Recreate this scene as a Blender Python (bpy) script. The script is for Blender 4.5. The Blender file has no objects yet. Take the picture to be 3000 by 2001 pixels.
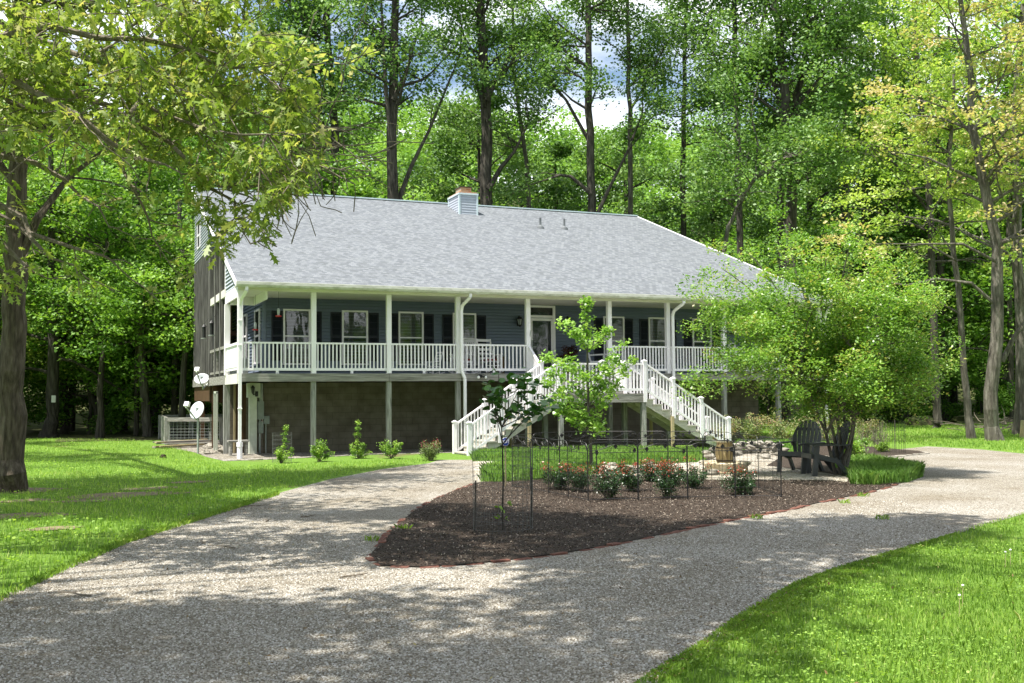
import bpy, math, random
import numpy as np
from mathutils import Vector, Matrix
rnd = random.Random(7)
rng = np.random.default_rng(11)
SC = bpy.context.scene
COL = SC.collection
R_ = math.radians

# ------------------------------------------------------------------ camera
F_PX = 3099.0
CAM = Vector((-4.404, -30.811, 1.75))
CR = Vector((0.92333663, -0.38390409, -0.00819271))
CU = Vector((-0.01162327, -0.04926856, 0.99871793))
CF = Vector((0.38381554, 0.92205762, 0.04995369))
cam = bpy.data.cameras.new('camera')
cam.lens = F_PX / 3000 * 36; cam.sensor_width = 36; cam.clip_start = 0.1; cam.clip_end = 3000
camo = bpy.data.objects.new('camera', cam); COL.objects.link(camo)
m = Matrix((CR, CU, -CF)).transposed().to_4x4(); m.translation = CAM
camo.matrix_world = m
SC.camera = camo

# ------------------------------------------------------------------ light
SUN_DIR = Vector((0.39, 0.10, -1.0)).normalized()      # the way the light travels
toward = -SUN_DIR
elev = math.asin(toward.z); azim = math.atan2(toward.x, toward.y)
w = bpy.data.worlds.new('World'); SC.world = w; w.use_nodes = True
nt = w.node_tree; nt.nodes.clear()
out = nt.nodes.new('ShaderNodeOutputWorld'); bg = nt.nodes.new('ShaderNodeBackground')
sky = nt.nodes.new('ShaderNodeTexSky'); sky.sky_type = 'NISHITA'; sky.sun_disc = False
sky.sun_elevation = elev; sky.sun_rotation = azim; sky.air_density = 1.2; sky.dust_density = 1.0; sky.ozone_density = 1.5
tc = nt.nodes.new('ShaderNodeTexCoord'); mp = nt.nodes.new('ShaderNodeMapping'); mp.inputs['Scale'].default_value = (1.0, 1.0, 2.6)
nz = nt.nodes.new('ShaderNodeTexNoise'); nz.inputs['Scale'].default_value = 3.4; nz.inputs['Detail'].default_value = 7; nz.inputs['Roughness'].default_value = 0.55
rp = nt.nodes.new('ShaderNodeValToRGB'); rp.color_ramp.elements[0].position = 0.43; rp.color_ramp.elements[1].position = 0.58
mx = nt.nodes.new('ShaderNodeMixRGB'); mx.inputs[2].default_value = (11.0, 11.3, 11.8, 1)
L = nt.links.new
L(tc.outputs['Generated'], mp.inputs[0]); L(mp.outputs[0], nz.inputs['Vector']); L(nz.outputs['Fac'], rp.inputs[0])
L(rp.outputs[0], mx.inputs[0]); L(sky.outputs[0], mx.inputs[1]); L(mx.outputs[0], bg.inputs[0])
bg.inputs[1].default_value = 0.078; L(bg.outputs[0], out.inputs[0])
sl = bpy.data.lights.new('sun', 'SUN'); sl.energy = 5.0; sl.angle = R_(0.5); sl.color = (1.0, 0.95, 0.86)
so = bpy.data.objects.new('sun', sl); COL.objects.link(so); so.location = (-20, -10, 50)
so.rotation_euler = SUN_DIR.to_track_quat('-Z', 'Y').to_euler()
SC.view_settings.view_transform = 'Standard'; SC.view_settings.look = 'None'
SC.view_settings.exposure = 1.12; SC.view_settings.gamma = 1.0
SC.render.engine = 'CYCLES'
cy = SC.cycles
cy.max_bounces = 6; cy.diffuse_bounces = 3; cy.glossy_bounces = 2; cy.transmission_bounces = 3; cy.transparent_max_bounces = 8
cy.sample_clamp_indirect = 4.0; cy.use_denoising = True

# ------------------------------------------------------------------ pixel helpers (pixels of the photograph, 3000 x 2001)
def ray(px, py): return CF + CR * ((px - 1500) / F_PX) - CU * ((py - 1000.5) / F_PX)
def onY(px, py, y):
    d = ray(px, py); return CAM + d * ((y - CAM.y) / d.y)
def onX(px, py, x):
    d = ray(px, py); return CAM + d * ((x - CAM.x) / d.x)
def gr(px, py, z=0.0):
    d = ray(px, py); return CAM + d * ((z - CAM.z) / d.z)
def atd(px, py, s): return CAM + ray(px, py) * s
def depth(p): return (Vector(p) - CAM).dot(CF)
D = 3000 / 2351.0
def dpt(x, y, s): return atd(x * D, y * D, s)

# ------------------------------------------------------------------ materials
MATS = {}
def nodes_mat(name):
    m = bpy.data.materials.new(name); m.use_nodes = True
    t = m.node_tree; b = t.nodes['Principled BSDF']; return m, t, b
def srgb(h):
    c = [int(h[i:i+2], 16) / 255 for i in (0, 2, 4)]
    return tuple((x / 12.92 if x <= .04045 else ((x + .055) / 1.055) ** 2.4) for x in c) + (1,)
def col(c): return srgb(c) if isinstance(c, str) else (tuple(c) + (1,))[:4]
def mat(name, cols, scale=4, rough=.8, bump=0.0, bscale=None, stretch=(1, 1, 1), spec=.3, detail=6, pos=None, metal=0.0, dist=0.02, nrough=.6, swap=None):
    """noise-coloured material; cols is a list of colours along a ramp"""
    m, t, b = nodes_mat(name); N = t.nodes.new; K = t.links.new
    b.inputs['Roughness'].default_value = rough; b.inputs['Metallic'].default_value = metal
    b.inputs['Specular IOR Level'].default_value = spec
    tcn = N('ShaderNodeTexCoord'); mpn = N('ShaderNodeMapping'); mpn.inputs['Scale'].default_value = stretch
    K(tcn.outputs['Object'], mpn.inputs[0])
    n = N('ShaderNodeTexNoise'); n.inputs['Scale'].default_value = scale; n.inputs['Detail'].default_value = detail; n.inputs['Roughness'].default_value = nrough
    K(mpn.outputs[0], n.inputs['Vector'])
    if len(cols) > 1:
        r = N('ShaderNodeValToRGB'); e = r.color_ramp.elements
        ps = pos or [.32 + .36 * i / (len(cols) - 1) for i in range(len(cols))]
        e[0].position = ps[0]; e[0].color = col(cols[0]); e[1].position = ps[-1]; e[1].color = col(cols[-1])
        for i in range(1, len(cols) - 1):
            x = e.new(ps[i]); x.color = col(cols[i])
        K(n.outputs['Fac'], r.inputs[0]); K(r.outputs[0], b.inputs['Base Color'])
    else: b.inputs['Base Color'].default_value = col(cols[0])
    if bump:
        n2 = N('ShaderNodeTexNoise'); n2.inputs['Scale'].default_value = bscale or scale * 3; n2.inputs['Detail'].default_value = 8
        K(mpn.outputs[0], n2.inputs['Vector'])
        bp = N('ShaderNodeBump'); bp.inputs['Strength'].default_value = bump; bp.inputs['Distance'].default_value = dist
        K(n2.outputs['Fac'], bp.inputs['Height']); K(bp.outputs[0], b.inputs['Normal'])
    MATS[name] = m; return m
def leafmat(name, cols, trans=.35, tcol=None, rough=.45, spec=.35):
    if trans > .05: cols = [(c[0] * 1.03, c[1] * 1.09, c[2] * .92) for c in cols]
    m, t, b = nodes_mat(name); N = t.nodes.new; K = t.links.new
    a = N('ShaderNodeAttribute'); a.attribute_name = 'tint'
    r = N('ShaderNodeValToRGB'); e = r.color_ramp.elements
    e[0].color = col(cols[0]); e[1].color = col(cols[-1])
    for i in range(1, len(cols) - 1):
        x = e.new(i / (len(cols) - 1)); x.color = col(cols[i])
    K(a.outputs['Fac'], r.inputs[0]); K(r.outputs[0], b.inputs['Base Color'])
    b.inputs['Roughness'].default_value = rough; b.inputs['Specular IOR Level'].default_value = spec
    tr = N('ShaderNodeBsdfTranslucent'); mm = N('ShaderNodeMixRGB'); mm.blend_type = 'MULTIPLY'; mm.inputs[0].default_value = 1
    mm.inputs[2].default_value = (1.35, 1.35, .65, 1); K(r.outputs[0], mm.inputs[1]); K(mm.outputs[0], tr.inputs[0])
    ms = N('ShaderNodeMixShader'); ms.inputs[0].default_value = trans
    K(b.outputs[0], ms.inputs[1]); K(tr.outputs[0], ms.inputs[2]); K(ms.outputs[0], t.nodes['Material Output'].inputs[0])
    MATS[name] = m; return m
def brickmat(name, c1, c2, mortar, bw, bh, ax=('X', 'Z'), msize=.012, rough=.9, bump=.4, bias=0.0, offset=.5, yscale=1.0, noise=.25, spec=.2, tone=None):
    m, t, b = nodes_mat(name); N = t.nodes.new; K = t.links.new
    tcn = N('ShaderNodeTexCoord'); sp = N('ShaderNodeSeparateXYZ'); cb = N('ShaderNodeCombineXYZ'); mu = N('ShaderNodeMath'); mu.operation = 'MULTIPLY'; mu.inputs[1].default_value = yscale
    K(tcn.outputs['Object'], sp.inputs[0]); K(sp.outputs[ax[0]], cb.inputs[0]); K(sp.outputs[ax[1]], mu.inputs[0]); K(mu.outputs[0], cb.inputs[1])
    br = N('ShaderNodeTexBrick'); br.inputs['Scale'].default_value = 1; br.inputs['Brick Width'].default_value = bw; br.inputs['Row Height'].default_value = bh
    br.inputs['Mortar Size'].default_value = msize; br.inputs['Mortar Smooth'].default_value = .3; br.inputs['Bias'].default_value = bias; br.offset = offset
    br.inputs['Color1'].default_value = col(c1); br.inputs['Color2'].default_value = col(c2); br.inputs['Mortar'].default_value = col(mortar)
    K(cb.outputs[0], br.inputs['Vector'])
    n = N('ShaderNodeTexNoise'); n.inputs['Scale'].default_value = 3.0; n.inputs['Detail'].default_value = 8; K(tcn.outputs['Object'], n.inputs['Vector'])
    r = N('ShaderNodeValToRGB'); r.color_ramp.elements[0].position = .3; r.color_ramp.elements[1].position = .7
    lo = 1 - noise; r.color_ramp.elements[0].color = (lo, lo, lo * .97, 1); r.color_ramp.elements[1].color = (1, 1, 1, 1) if tone is None else col(tone)
    K(n.outputs['Fac'], r.inputs[0])
    mm = N('ShaderNodeMixRGB'); mm.blend_type = 'MULTIPLY'; mm.inputs[0].default_value = 1
    K(br.outputs['Color'], mm.inputs[1]); K(r.outputs[0], mm.inputs[2]); K(mm.outputs[0], b.inputs['Base Color'])
    b.inputs['Roughness'].default_value = rough; b.inputs['Specular IOR Level'].default_value = spec
    bp = N('ShaderNodeBump'); bp.inputs['Strength'].default_value = bump; bp.inputs['Distance'].default_value = .01; bp.invert = True
    K(br.outputs['Fac'], bp.inputs['Height']); K(bp.outputs[0], b.inputs['Normal'])
    MATS[name] = m; return m

M_white = mat('white_paint', [(.83, .80, .84), (.89, .86, .90)], 2.5, .5, .05, 30)
M_trim = mat('cream_trim', [(.64, .62, .56), (.74, .72, .67)], 1.5, .55, .05, 30)
M_gutter = mat('gutter_metal', [(.36, .36, .30), (.56, .56, .50), (.66, .66, .62)], 3.0, .5, .05, 20, stretch=(1.2, 1, 3))
M_siding = mat('blue_siding_shaded', [(.14, .17, .235), (.16, .195, .26)], 1.3, .5, .08, 60, stretch=(.4, .4, 6))  # darker copy of the house siding, porch shade put into its colour
M_siding_lit = mat('blue_siding_sunlit', [(.36, .39, .46), (.42, .45, .52)], 2, .5, .05, 40)  # same siding, sunlight on gable and chimney put into its colour
M_shutter = mat('navy_shutter', [(.006, .008, .016), (.012, .015, .026)], 3, .45)
M_glass_dark = mat('dark_backing', [(.01, .012, .012)], 3, .6)
M_blind = mat('blind_slat', [(.15, .16, .14), (.20, .21, .18)], 3, .5)
M_oldwood = mat('weathered_wood', [(.12, .115, .10), (.24, .23, .21), (.36, .35, .32)], 2.2, .85, .35, 14, stretch=(.6, 2, 9), dist=.01)
M_oldpost = mat('weathered_post', [(.13, .13, .12), (.26, .26, .24), (.38, .38, .36)], 3, .85, .35, 12, stretch=(7, 7, .6), dist=.01)
M_board = mat('grey_board', [(.055, .052, .05), (.13, .125, .12), (.24, .23, .22)], 2.5, .85, .3, 12, stretch=(6, 9, .4), dist=.01)
M_newwood = mat('yellow_timber', [(.30, .24, .13), (.46, .39, .24)], 3, .8, .3, 12, stretch=(7, 7, .8), dist=.008)
M_stair = mat('stair_wood', [(.30, .28, .24), (.44, .42, .37), (.54, .52, .47)], 2.5, .8, .3, 14, stretch=(.8, 4, 4), dist=.008)
M_brownwood = mat('brown_wood', [(.05, .028, .014), (.11, .06, .03)], 3, .7, .2, 10, stretch=(5, 5, .5))
M_black = mat('black_iron', [(.008, .008, .009), (.014, .014, .014)], 5, .45, spec=.5)
M_blacklamp = mat('lamp_metal', [(.01, .01, .011)], 5, .4, spec=.5)
M_block = brickmat('concrete_block', (.16, .142, .11), (.185, .165, .13), (.115, .10, .08), .405, .203, msize=.007, bump=.3, noise=.4)
M_blockside = brickmat('concrete_block_side', (.185, .16, .12), (.225, .20, .155), (.10, .088, .068), .405, .203, ax=('Y', 'Z'), msize=.009, bump=.5, noise=.35)
M_roof = brickmat('roof_shingles', (.115, .125, .14), (.19, .205, .225), (.115, .125, .14), .13, .13, ax=('X', 'Y'), yscale=1.077, msize=.006, bump=.6, noise=.06, rough=.95, offset=.37, spec=.1)
M_ridge = mat('ridge_metal', [(.5, .6, .65), (.6, .69, .73)], 2, .5)
M_flue = brickmat('flue_brick', (.42, .17, .09), (.50, .30, .18), (.4, .36, .3), .21, .07, msize=.008)
M_pvc = mat('grey_pipe', [(.10, .11, .12), (.16, .17, .18)], 4, .5)
M_meter = mat('meter_metal', [(.16, .19, .18), (.24, .27, .25)], 4, .45, spec=.5)
M_palegreen = mat('pale_green_paint', [(.42, .45, .38), (.55, .58, .50)], 3, .6, .1, 20)
M_red = mat('red_cushion', [(.16, .015, .012), (.24, .03, .022)], 6, .9)
M_redgloss = mat('red_plastic', [(.5, .02, .02)], 6, .3)
M_orange = mat('orange_plastic', [(.75, .28, .02)], 6, .5)
M_dish = mat('dish_enamel', [(.42, .45, .48), (.52, .55, .58)], 2, .4)
M_wire = mat('dull_wire', [(.10, .105, .10), (.16, .165, .16)], 6, .7)
M_galv = mat('galvanised_steel', [(.28, .32, .31), (.42, .45, .43)], 5, .45, metal=.3)
M_plastic = mat('charcoal_plastic', [(.04, .044, .047), (.06, .066, .07)], 4, .42, .03, 40, spec=.4)
M_sand = mat('sandstone', [(.42, .34, .21), (.60, .51, .35), (.70, .63, .48)], 5, .8, .3, 25)
M_barrel = mat('barrel_wood', [(.20, .13, .055), (.40, .29, .14), (.50, .38, .20)], 4, .7, .3, 12, stretch=(6, 6, .8))
M_rock = mat('pale_rock', [(.14, .125, .10), (.27, .25, .21), (.42, .39, .34)], 3, .9, .6, 8, dist=.05)
M_brick = mat('red_brick', [(.07, .032, .023), (.15, .062, .043), (.22, .13, .10)], 6, .9, .4, 20)
M_clay = mat('terracotta', [(.26, .11, .05)], 6, .8)
M_blue = mat('sign_blue', [(.02, .05, .30)], 5, .4)
M_signwhite = mat('sign_white', [(.8, .8, .8)], 5, .5)
M_soil = mat('dark_soil', [(.03, .022, .016), (.06, .045, .03)], 6, .95)
def bark(name, cols, sc=5): return mat(name, cols, sc, .92, .9, 9, stretch=(3.2, 3.2, .5), dist=.05)
M_bark = bark('oak_bark', [(.035, .027, .02), (.085, .068, .05), (.15, .125, .095)])
M_barkd = bark('dark_bark', [(.025, .022, .018), (.06, .053, .043), (.11, .10, .082)], 3)
M_barkg = bark('grey_bark', [(.05, .044, .035), (.11, .099, .082), (.21, .195, .165)], 3)
M_twig = bark('twig_bark', [(.12, .10, .075), (.22, .19, .15)], 8)

# glass for the windows: a thin clear sheet that mirrors the garden
def make_glass():
    m, t, b = nodes_mat('window_glass'); N = t.nodes.new; K = t.links.new
    tr = N('ShaderNodeBsdfTransparent'); tr.inputs[0].default_value = (.75, .8, .78, 1); gl = N('ShaderNodeBsdfGlossy'); gl.inputs['Roughness'].default_value = .02
    n = N('ShaderNodeTexNoise'); n.inputs['Scale'].default_value = 1.5; bp = N('ShaderNodeBump'); bp.inputs['Strength'].default_value = .06; bp.inputs['Distance'].default_value = .05
    K(n.outputs['Fac'], bp.inputs['Height']); K(bp.outputs[0], gl.inputs['Normal'])
    ms = N('ShaderNodeMixShader'); ms.inputs[0].default_value = .085
    K(tr.outputs[0], ms.inputs[1]); K(gl.outputs[0], ms.inputs[2]); K(ms.outputs[0], t.nodes['Material Output'].inputs[0]); return m
M_glass = make_glass()
def make_mesh_wire():
    m, t, b = nodes_mat('insect_screen'); N = t.nodes.new; K = t.links.new
    tr = N('ShaderNodeBsdfTransparent'); df = N('ShaderNodeBsdfDiffuse'); df.inputs[0].default_value = (.03, .035, .035, 1)
    ms = N('ShaderNodeMixShader'); ms.inputs[0].default_value = .5
    K(tr.outputs[0], ms.inputs[1]); K(df.outputs[0], ms.inputs[2]); K(ms.outputs[0], t.nodes['Material Output'].inputs[0]); return m
M_screen = make_mesh_wire()

# leaves
LF_oak = leafmat('oak_leaf', [(.11, .17, .035), (.17, .24, .055), (.24, .31, .08), (.31, .36, .12), (.42, .38, .20)], .45)
LF_poplar = leafmat('poplar_leaf', [(.05, .11, .028), (.09, .175, .045), (.155, .26, .085), (.27, .38, .17)], .32, rough=.5, spec=.35)
LF_wood = leafmat('wood_leaf', [(.055, .13, .02), (.10, .20, .033), (.165, .29, .05), (.25, .39, .08)], .36, rough=.5, spec=.3)
M_litter = leafmat('dry_leaf', [(.06, .035, .015), (.14, .09, .04), (.25, .18, .09), (.35, .30, .12)], .04, rough=.8, spec=.1)
LF_wood2 = leafmat('pale_wood_leaf', [(.06, .13, .03), (.11, .21, .05), (.17, .28, .075), (.25, .36, .12)], .34, rough=.5, spec=.3)
LF_wood3 = leafmat('deep_wood_leaf', [(.04, .10, .025), (.07, .15, .035), (.12, .22, .05), (.19, .30, .08)], .35, rough=.45, spec=.4)
LF_hill = leafmat('hill_leaf', [(.08, .17, .035), (.13, .24, .05), (.19, .32, .075), (.26, .38, .12)], .34, rough=.6, spec=.2)
LF_tan = leafmat('tan_blossom', [(.19, .27, .07), (.32, .36, .12), (.44, .38, .21), (.55, .42, .28)], .4)
LF_yel = leafmat('yellow_green_leaf', [(.15, .25, .05), (.24, .35, .08), (.36, .45, .12), (.47, .53, .20)], .4)
LF_crape = leafmat('crape_leaf', [(.07, .15, .022), (.12, .235, .036), (.19, .33, .058), (.28, .40, .10), (.34, .30, .10)], .38, rough=.38, spec=.45)
LF_ginkgo = leafmat('ginkgo_leaf', [(.10, .21, .035), (.17, .31, .055), (.25, .40, .09), (.36, .48, .17)], .4, rough=.35, spec=.5)
LF_redbud = leafmat('redbud_leaf', [(.028, .09, .016), (.05, .13, .025), (.09, .20, .04)], .25, rough=.35, spec=.5)
LF_bush = leafmat('bush_leaf', [(.08, .16, .025), (.14, .25, .04), (.22, .34, .06), (.33, .44, .10)], .35)
LF_rose = leafmat('rose_leaf', [(.015, .045, .015), (.03, .07, .022), (.07, .11, .035), (.22, .035, .02), (.42, .07, .045)], .25, rough=.35, spec=.5)
LF_varieg = leafmat('variegated_leaf', [(.07, .13, .04), (.16, .22, .08), (.30, .30, .16), (.33, .18, .14)], .3)
LF_burg = leafmat('burgundy_leaf', [(.05, .10, .03), (.14, .18, .07), (.24, .26, .13), (.16, .02, .04), (.20, .02, .05)], .25)
LF_grass = leafmat('grass_blade', [(.10, .19, .035), (.16, .27, .05), (.23, .36, .07), (.32, .44, .10), (.52, .54, .27)], .42, rough=.5, spec=.25)
LF_lirio = leafmat('liriope_blade', [(.10, .21, .05), (.17, .31, .075), (.26, .41, .11), (.38, .51, .20)], .4, rough=.4, spec=.4)
LF_mum = leafmat('mum_flower', [(.02, .03, .01), (.08, .02, .01), (.16, .04, .01)], .2)
M_chip = leafmat('mulch_chip', [(.025, .018, .013), (.06, .043, .032), (.13, .098, .075), (.40, .35, .29)], .0, rough=.9, spec=.1)
M_peb = leafmat('pebble', [(.12, .105, .085), (.24, .215, .17), (.36, .34, .30), (.55, .53, .50)], .0, rough=.8, spec=.25)

# ground materials
def gravel_mat(name, sc, k=1.0):
    m, t, b = nodes_mat(name); N = t.nodes.new; K = t.links.new
    tcn = N('ShaderNodeTexCoord'); v = N('ShaderNodeTexVoronoi'); v.inputs['Scale'].default_value = sc; K(tcn.outputs['Object'], v.inputs['Vector'])
    r = N('ShaderNodeValToRGB'); e = r.color_ramp.elements; e[0].position = 0; e[0].color = (.14 * k, .125 * k, .10 * k, 1); e[1].position = 1; e[1].color = (.68 * k, .66 * k, .62 * k, 1)
    for p, c in ((.2, (.27 * k, .225 * k, .16 * k, 1)), (.45, (.37 * k, .355 * k, .32 * k, 1)), (.75, (.48 * k, .465 * k, .43 * k, 1))):
        x = e.new(p); x.color = c
    sp = N('ShaderNodeSeparateColor'); K(v.outputs['Color'], sp.inputs[0]); K(sp.outputs[0], r.inputs[0])
    n = N('ShaderNodeTexNoise'); n.inputs['Scale'].default_value = .55; n.inputs['Detail'].default_value = 9; n.inputs['Roughness'].default_value = .7; K(tcn.outputs['Object'], n.inputs['Vector'])
    r2 = N('ShaderNodeValToRGB'); r2.color_ramp.elements[0].position = .35; r2.color_ramp.elements[0].color = (.68, .63, .55, 1); r2.color_ramp.elements[1].position = .62; r2.color_ramp.elements[1].color = (1, 1, 1, 1)
    K(n.outputs['Fac'], r2.inputs[0])
    mm = N('ShaderNodeMixRGB'); mm.blend_type = 'MULTIPLY'; mm.inputs[0].default_value = 1; K(r.outputs[0], mm.inputs[1]); K(r2.outputs[0], mm.inputs[2])
    # dark gaps between stones
    r3 = N('ShaderNodeValToRGB'); r3.color_ramp.elements[0].position = .35; r3.color_ramp.elements[0].color = (1, 1, 1, 1); r3.color_ramp.elements[1].position = .75; r3.color_ramp.elements[1].color = (.35, .33, .3, 1)
    K(v.outputs['Distance'], r3.inputs[0])
    m2 = N('ShaderNodeMixRGB'); m2.blend_type = 'MULTIPLY'; m2.inputs[0].default_value = .8; K(mm.outputs[0], m2.inputs[1]); K(r3.outputs[0], m2.inputs[2])
    K(m2.outputs[0], b.inputs['Base Color']); b.inputs['Roughness'].default_value = .85; b.inputs['Specular IOR Level'].default_value = .2
    bp = N('ShaderNodeBump'); bp.inputs['Strength'].default_value = .9; bp.inputs['Distance'].default_value = .012; bp.invert = True
    K(v.outputs['Distance'], bp.inputs['Height']); K(bp.outputs[0], b.inputs['Normal']); return m
M_gravel = gravel_mat('gravel', 70.0, .92)
M_patio = gravel_mat('patio_gravel', 45.0, 1.35)
M_gravel2 = gravel_mat('grey_gravel', 30.0, .8)
def lawn_mat():
    m, t, b = nodes_mat('lawn'); N = t.nodes.new; K = t.links.new
    tcn = N('ShaderNodeTexCoord')
    n = N('ShaderNodeTexNoise'); n.inputs['Scale'].default_value = 14; n.inputs['Detail'].default_value = 8; n.inputs['Roughness'].default_value = .75; K(tcn.outputs['Object'], n.inputs['Vector'])
    r = N('ShaderNodeValToRGB'); e = r.color_ramp.elements; e[0].position = .3; e[0].color = (.06, .13, .018, 1); e[1].position = .72; e[1].color = (.21, .35, .048, 1)
    x = e.new(.5); x.color = (.12, .21, .035, 1)
    K(n.outputs['Fac'], r.inputs[0])
    n2 = N('ShaderNodeTexNoise'); n2.inputs['Scale'].default_value = .33; n2.inputs['Detail'].default_value = 6; n2.inputs['Roughness'].default_value = .62; K(tcn.outputs['Object'], n2.inputs['Vector'])
    r2 = N('ShaderNodeValToRGB'); r2.color_ramp.elements[0].position = .60; r2.color_ramp.elements[0].color = (0, 0, 0, 1); r2.color_ramp.elements[1].position = .68; r2.color_ramp.elements[1].color = (1, 1, 1, 1)
    K(n2.outputs['Fac'], r2.inputs[0])
    mm = N('ShaderNodeMixRGB'); K(r2.outputs[0], mm.inputs[0]); K(r.outputs[0], mm.inputs[1]); mm.inputs[2].default_value = (.13, .105, .06, 1)
    K(mm.outputs[0], b.inputs['Base Color']); b.inputs['Roughness'].default_value = .9; b.inputs['Specular IOR Level'].default_value = .1
    bp = N('ShaderNodeBump'); bp.inputs['Strength'].default_value = .8; bp.inputs['Distance'].default_value = .06; K(n.outputs['Fac'], bp.inputs['Height']); K(bp.outputs[0], b.inputs['Normal']); return m
M_lawn = lawn_mat()
M_bare = mat('bare_soil', [(.10, .075, .045), (.20, .15, .10), (.13, .16, .05)], 6, .95, .6, 25)
M_floor = mat('forest_floor', [(.03, .035, .012), (.06, .075, .02), (.09, .07, .04)], 1.2, .95, .6, 6)
M_mulch = mat('bark_mulch', [(.016, .011, .008), (.04, .029, .021), (.085, .064, .048)], 16, .95, 1.0, 40, detail=10, nrough=.8, dist=.03)

# ------------------------------------------------------------------ mesh helpers
def origin(p):
    v = Vector((0, 0, 0))
    while p is not None:
        v += p.location; p = p.parent
    return v
def setp(o, label=None, cat=None, group=None, kind=None):
    if label: o['label'] = label
    if cat: o['category'] = cat
    if group: o['group'] = group
    if kind: o['kind'] = kind
    return o
def thing(name, label, cat, loc, group=None):
    o = bpy.data.objects.new(name, None); o.empty_display_size = .2; COL.objects.link(o); o.location = loc
    return setp(o, label, cat, group)
def link(name, me, mt, parent=None):
    o = bpy.data.objects.new(name, me); COL.objects.link(o)
    if mt is not None: me.materials.append(mt)
    if parent is not None: o.parent = parent
    return o
def copy_tree(o, parent=None):
    c = o.copy(); COL.objects.link(c); c.parent = parent
    for ch in list(o.children): copy_tree(ch, c)
    return c
class B:
    def __init__(s): s.v = []; s.f = []
    def add(s, vs, fs):
        n = len(s.v); s.v += [tuple(x) for x in vs]; s.f += [tuple(n + i for i in f) for f in fs]; return s
    def box(s, x0, x1, y0, y1, z0, z1):
        return s.add([(x0, y0, z0), (x1, y0, z0), (x1, y1, z0), (x0, y1, z0), (x0, y0, z1), (x1, y0, z1), (x1, y1, z1), (x0, y1, z1)],
                     [(0, 3, 2, 1), (4, 5, 6, 7), (0, 1, 5, 4), (1, 2, 6, 5), (2, 3, 7, 6), (3, 0, 4, 7)])
    def beam(s, a, b, w, h, up=(0, 0, 1)):
        a = Vector(a); b = Vector(b); d = (b - a).normalized(); u = Vector(up); sd = d.cross(u)
        if sd.length < 1e-4: sd = Vector((1, 0, 0))
        sd.normalize(); u = sd.cross(d).normalized(); sd = sd * (w / 2); u = u * (h / 2)
        vs = [p + sg * sd + tg * u for p in (a, b) for sg, tg in ((-1, -1), (1, -1), (1, 1), (-1, 1))]
        return s.add(vs, [(0, 1, 2, 3), (7, 6, 5, 4), (0, 4, 5, 1), (1, 5, 6, 2), (2, 6, 7, 3), (3, 7, 4, 0)])
    def tube(s, pts, rad, k=8, cap=True):
        pts = [Vector(p) for p in pts]
        if not hasattr(rad, '__len__'): rad = [rad] * len(pts)
        n = len(s.v); ref = Vector((.13, .21, 1)).normalized(); vs = []
        for i, p in enumerate(pts):
            d = (pts[min(i + 1, len(pts) - 1)] - pts[max(i - 1, 0)])
            d = d.normalized() if d.length > 1e-9 else Vector((0, 0, 1))
            if abs(d.dot(ref)) > .95: ref = Vector((1, .1, .2)).normalized()
            a = d.cross(ref).normalized(); b = d.cross(a).normalized(); ref = b.cross(d).normalized() if False else ref
            for j in range(k):
                t = 2 * math.pi * j / k; vs.append(tuple(p + (a * math.cos(t) + b * math.sin(t)) * rad[i]))
        fs = [(i * k + j, i * k + (j + 1) % k, (i + 1) * k + (j + 1) % k, (i + 1) * k + j) for i in range(len(pts) - 1) for j in range(k)]
        if cap: fs += [tuple(range(k)), tuple((len(pts) - 1) * k + j for j in reversed(range(k)))]
        s.v += vs; s.f += [tuple(n + i for i in f) for f in fs]; return s
    def lathe(s, c, prof, k=24, closed=False):
        c = Vector(c); vs = [c + Vector((r * math.cos(2 * math.pi * j / k), r * math.sin(2 * math.pi * j / k), z)) for r, z in prof for j in range(k)]
        fs = [(i * k + j, i * k + (j + 1) % k, (i + 1) * k + (j + 1) % k, (i + 1) * k + j) for i in range(len(prof) - 1) for j in range(k)]
        return s.add(vs, fs)
    def blob(s, c, rx, ry, rz, seed=0, lumps=.18, nu=9, nv=6):
        q = random.Random(seed); c = Vector(c); vs = []; fs = []
        for i in range(nv + 1):
            th = math.pi * i / nv
            for j in range(nu):
                ph = 2 * math.pi * j / nu; k = 1 + q.uniform(-lumps, lumps) if 0 < i < nv else 1
                vs.append(c + Vector((rx * k * math.sin(th) * math.cos(ph), ry * k * math.sin(th) * math.sin(ph), rz * (k if 0 < i < nv else 1) * math.cos(th))))
        for i in range(nv):
            for j in range(nu): fs.append((i * nu + j, (i + 1) * nu + j, (i + 1) * nu + (j + 1) % nu, i * nu + (j + 1) % nu))
        return s.add(vs, fs)
    def build(s, name, mt, parent=None, smooth=False, bevel=0):
        me = bpy.data.meshes.new(name); o0 = origin(parent)
        me.from_pydata([(x - o0.x, y - o0.y, z - o0.z) for x, y, z in s.v], [], s.f); me.update()
        if smooth: me.shade_smooth()
        o = link(name, me, mt, parent)
        if bevel:
            md = o.modifiers.new('bevel', 'BEVEL'); md.width = bevel; md.segments = 2; md.limit_method = 'ANGLE'
        return o
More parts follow.
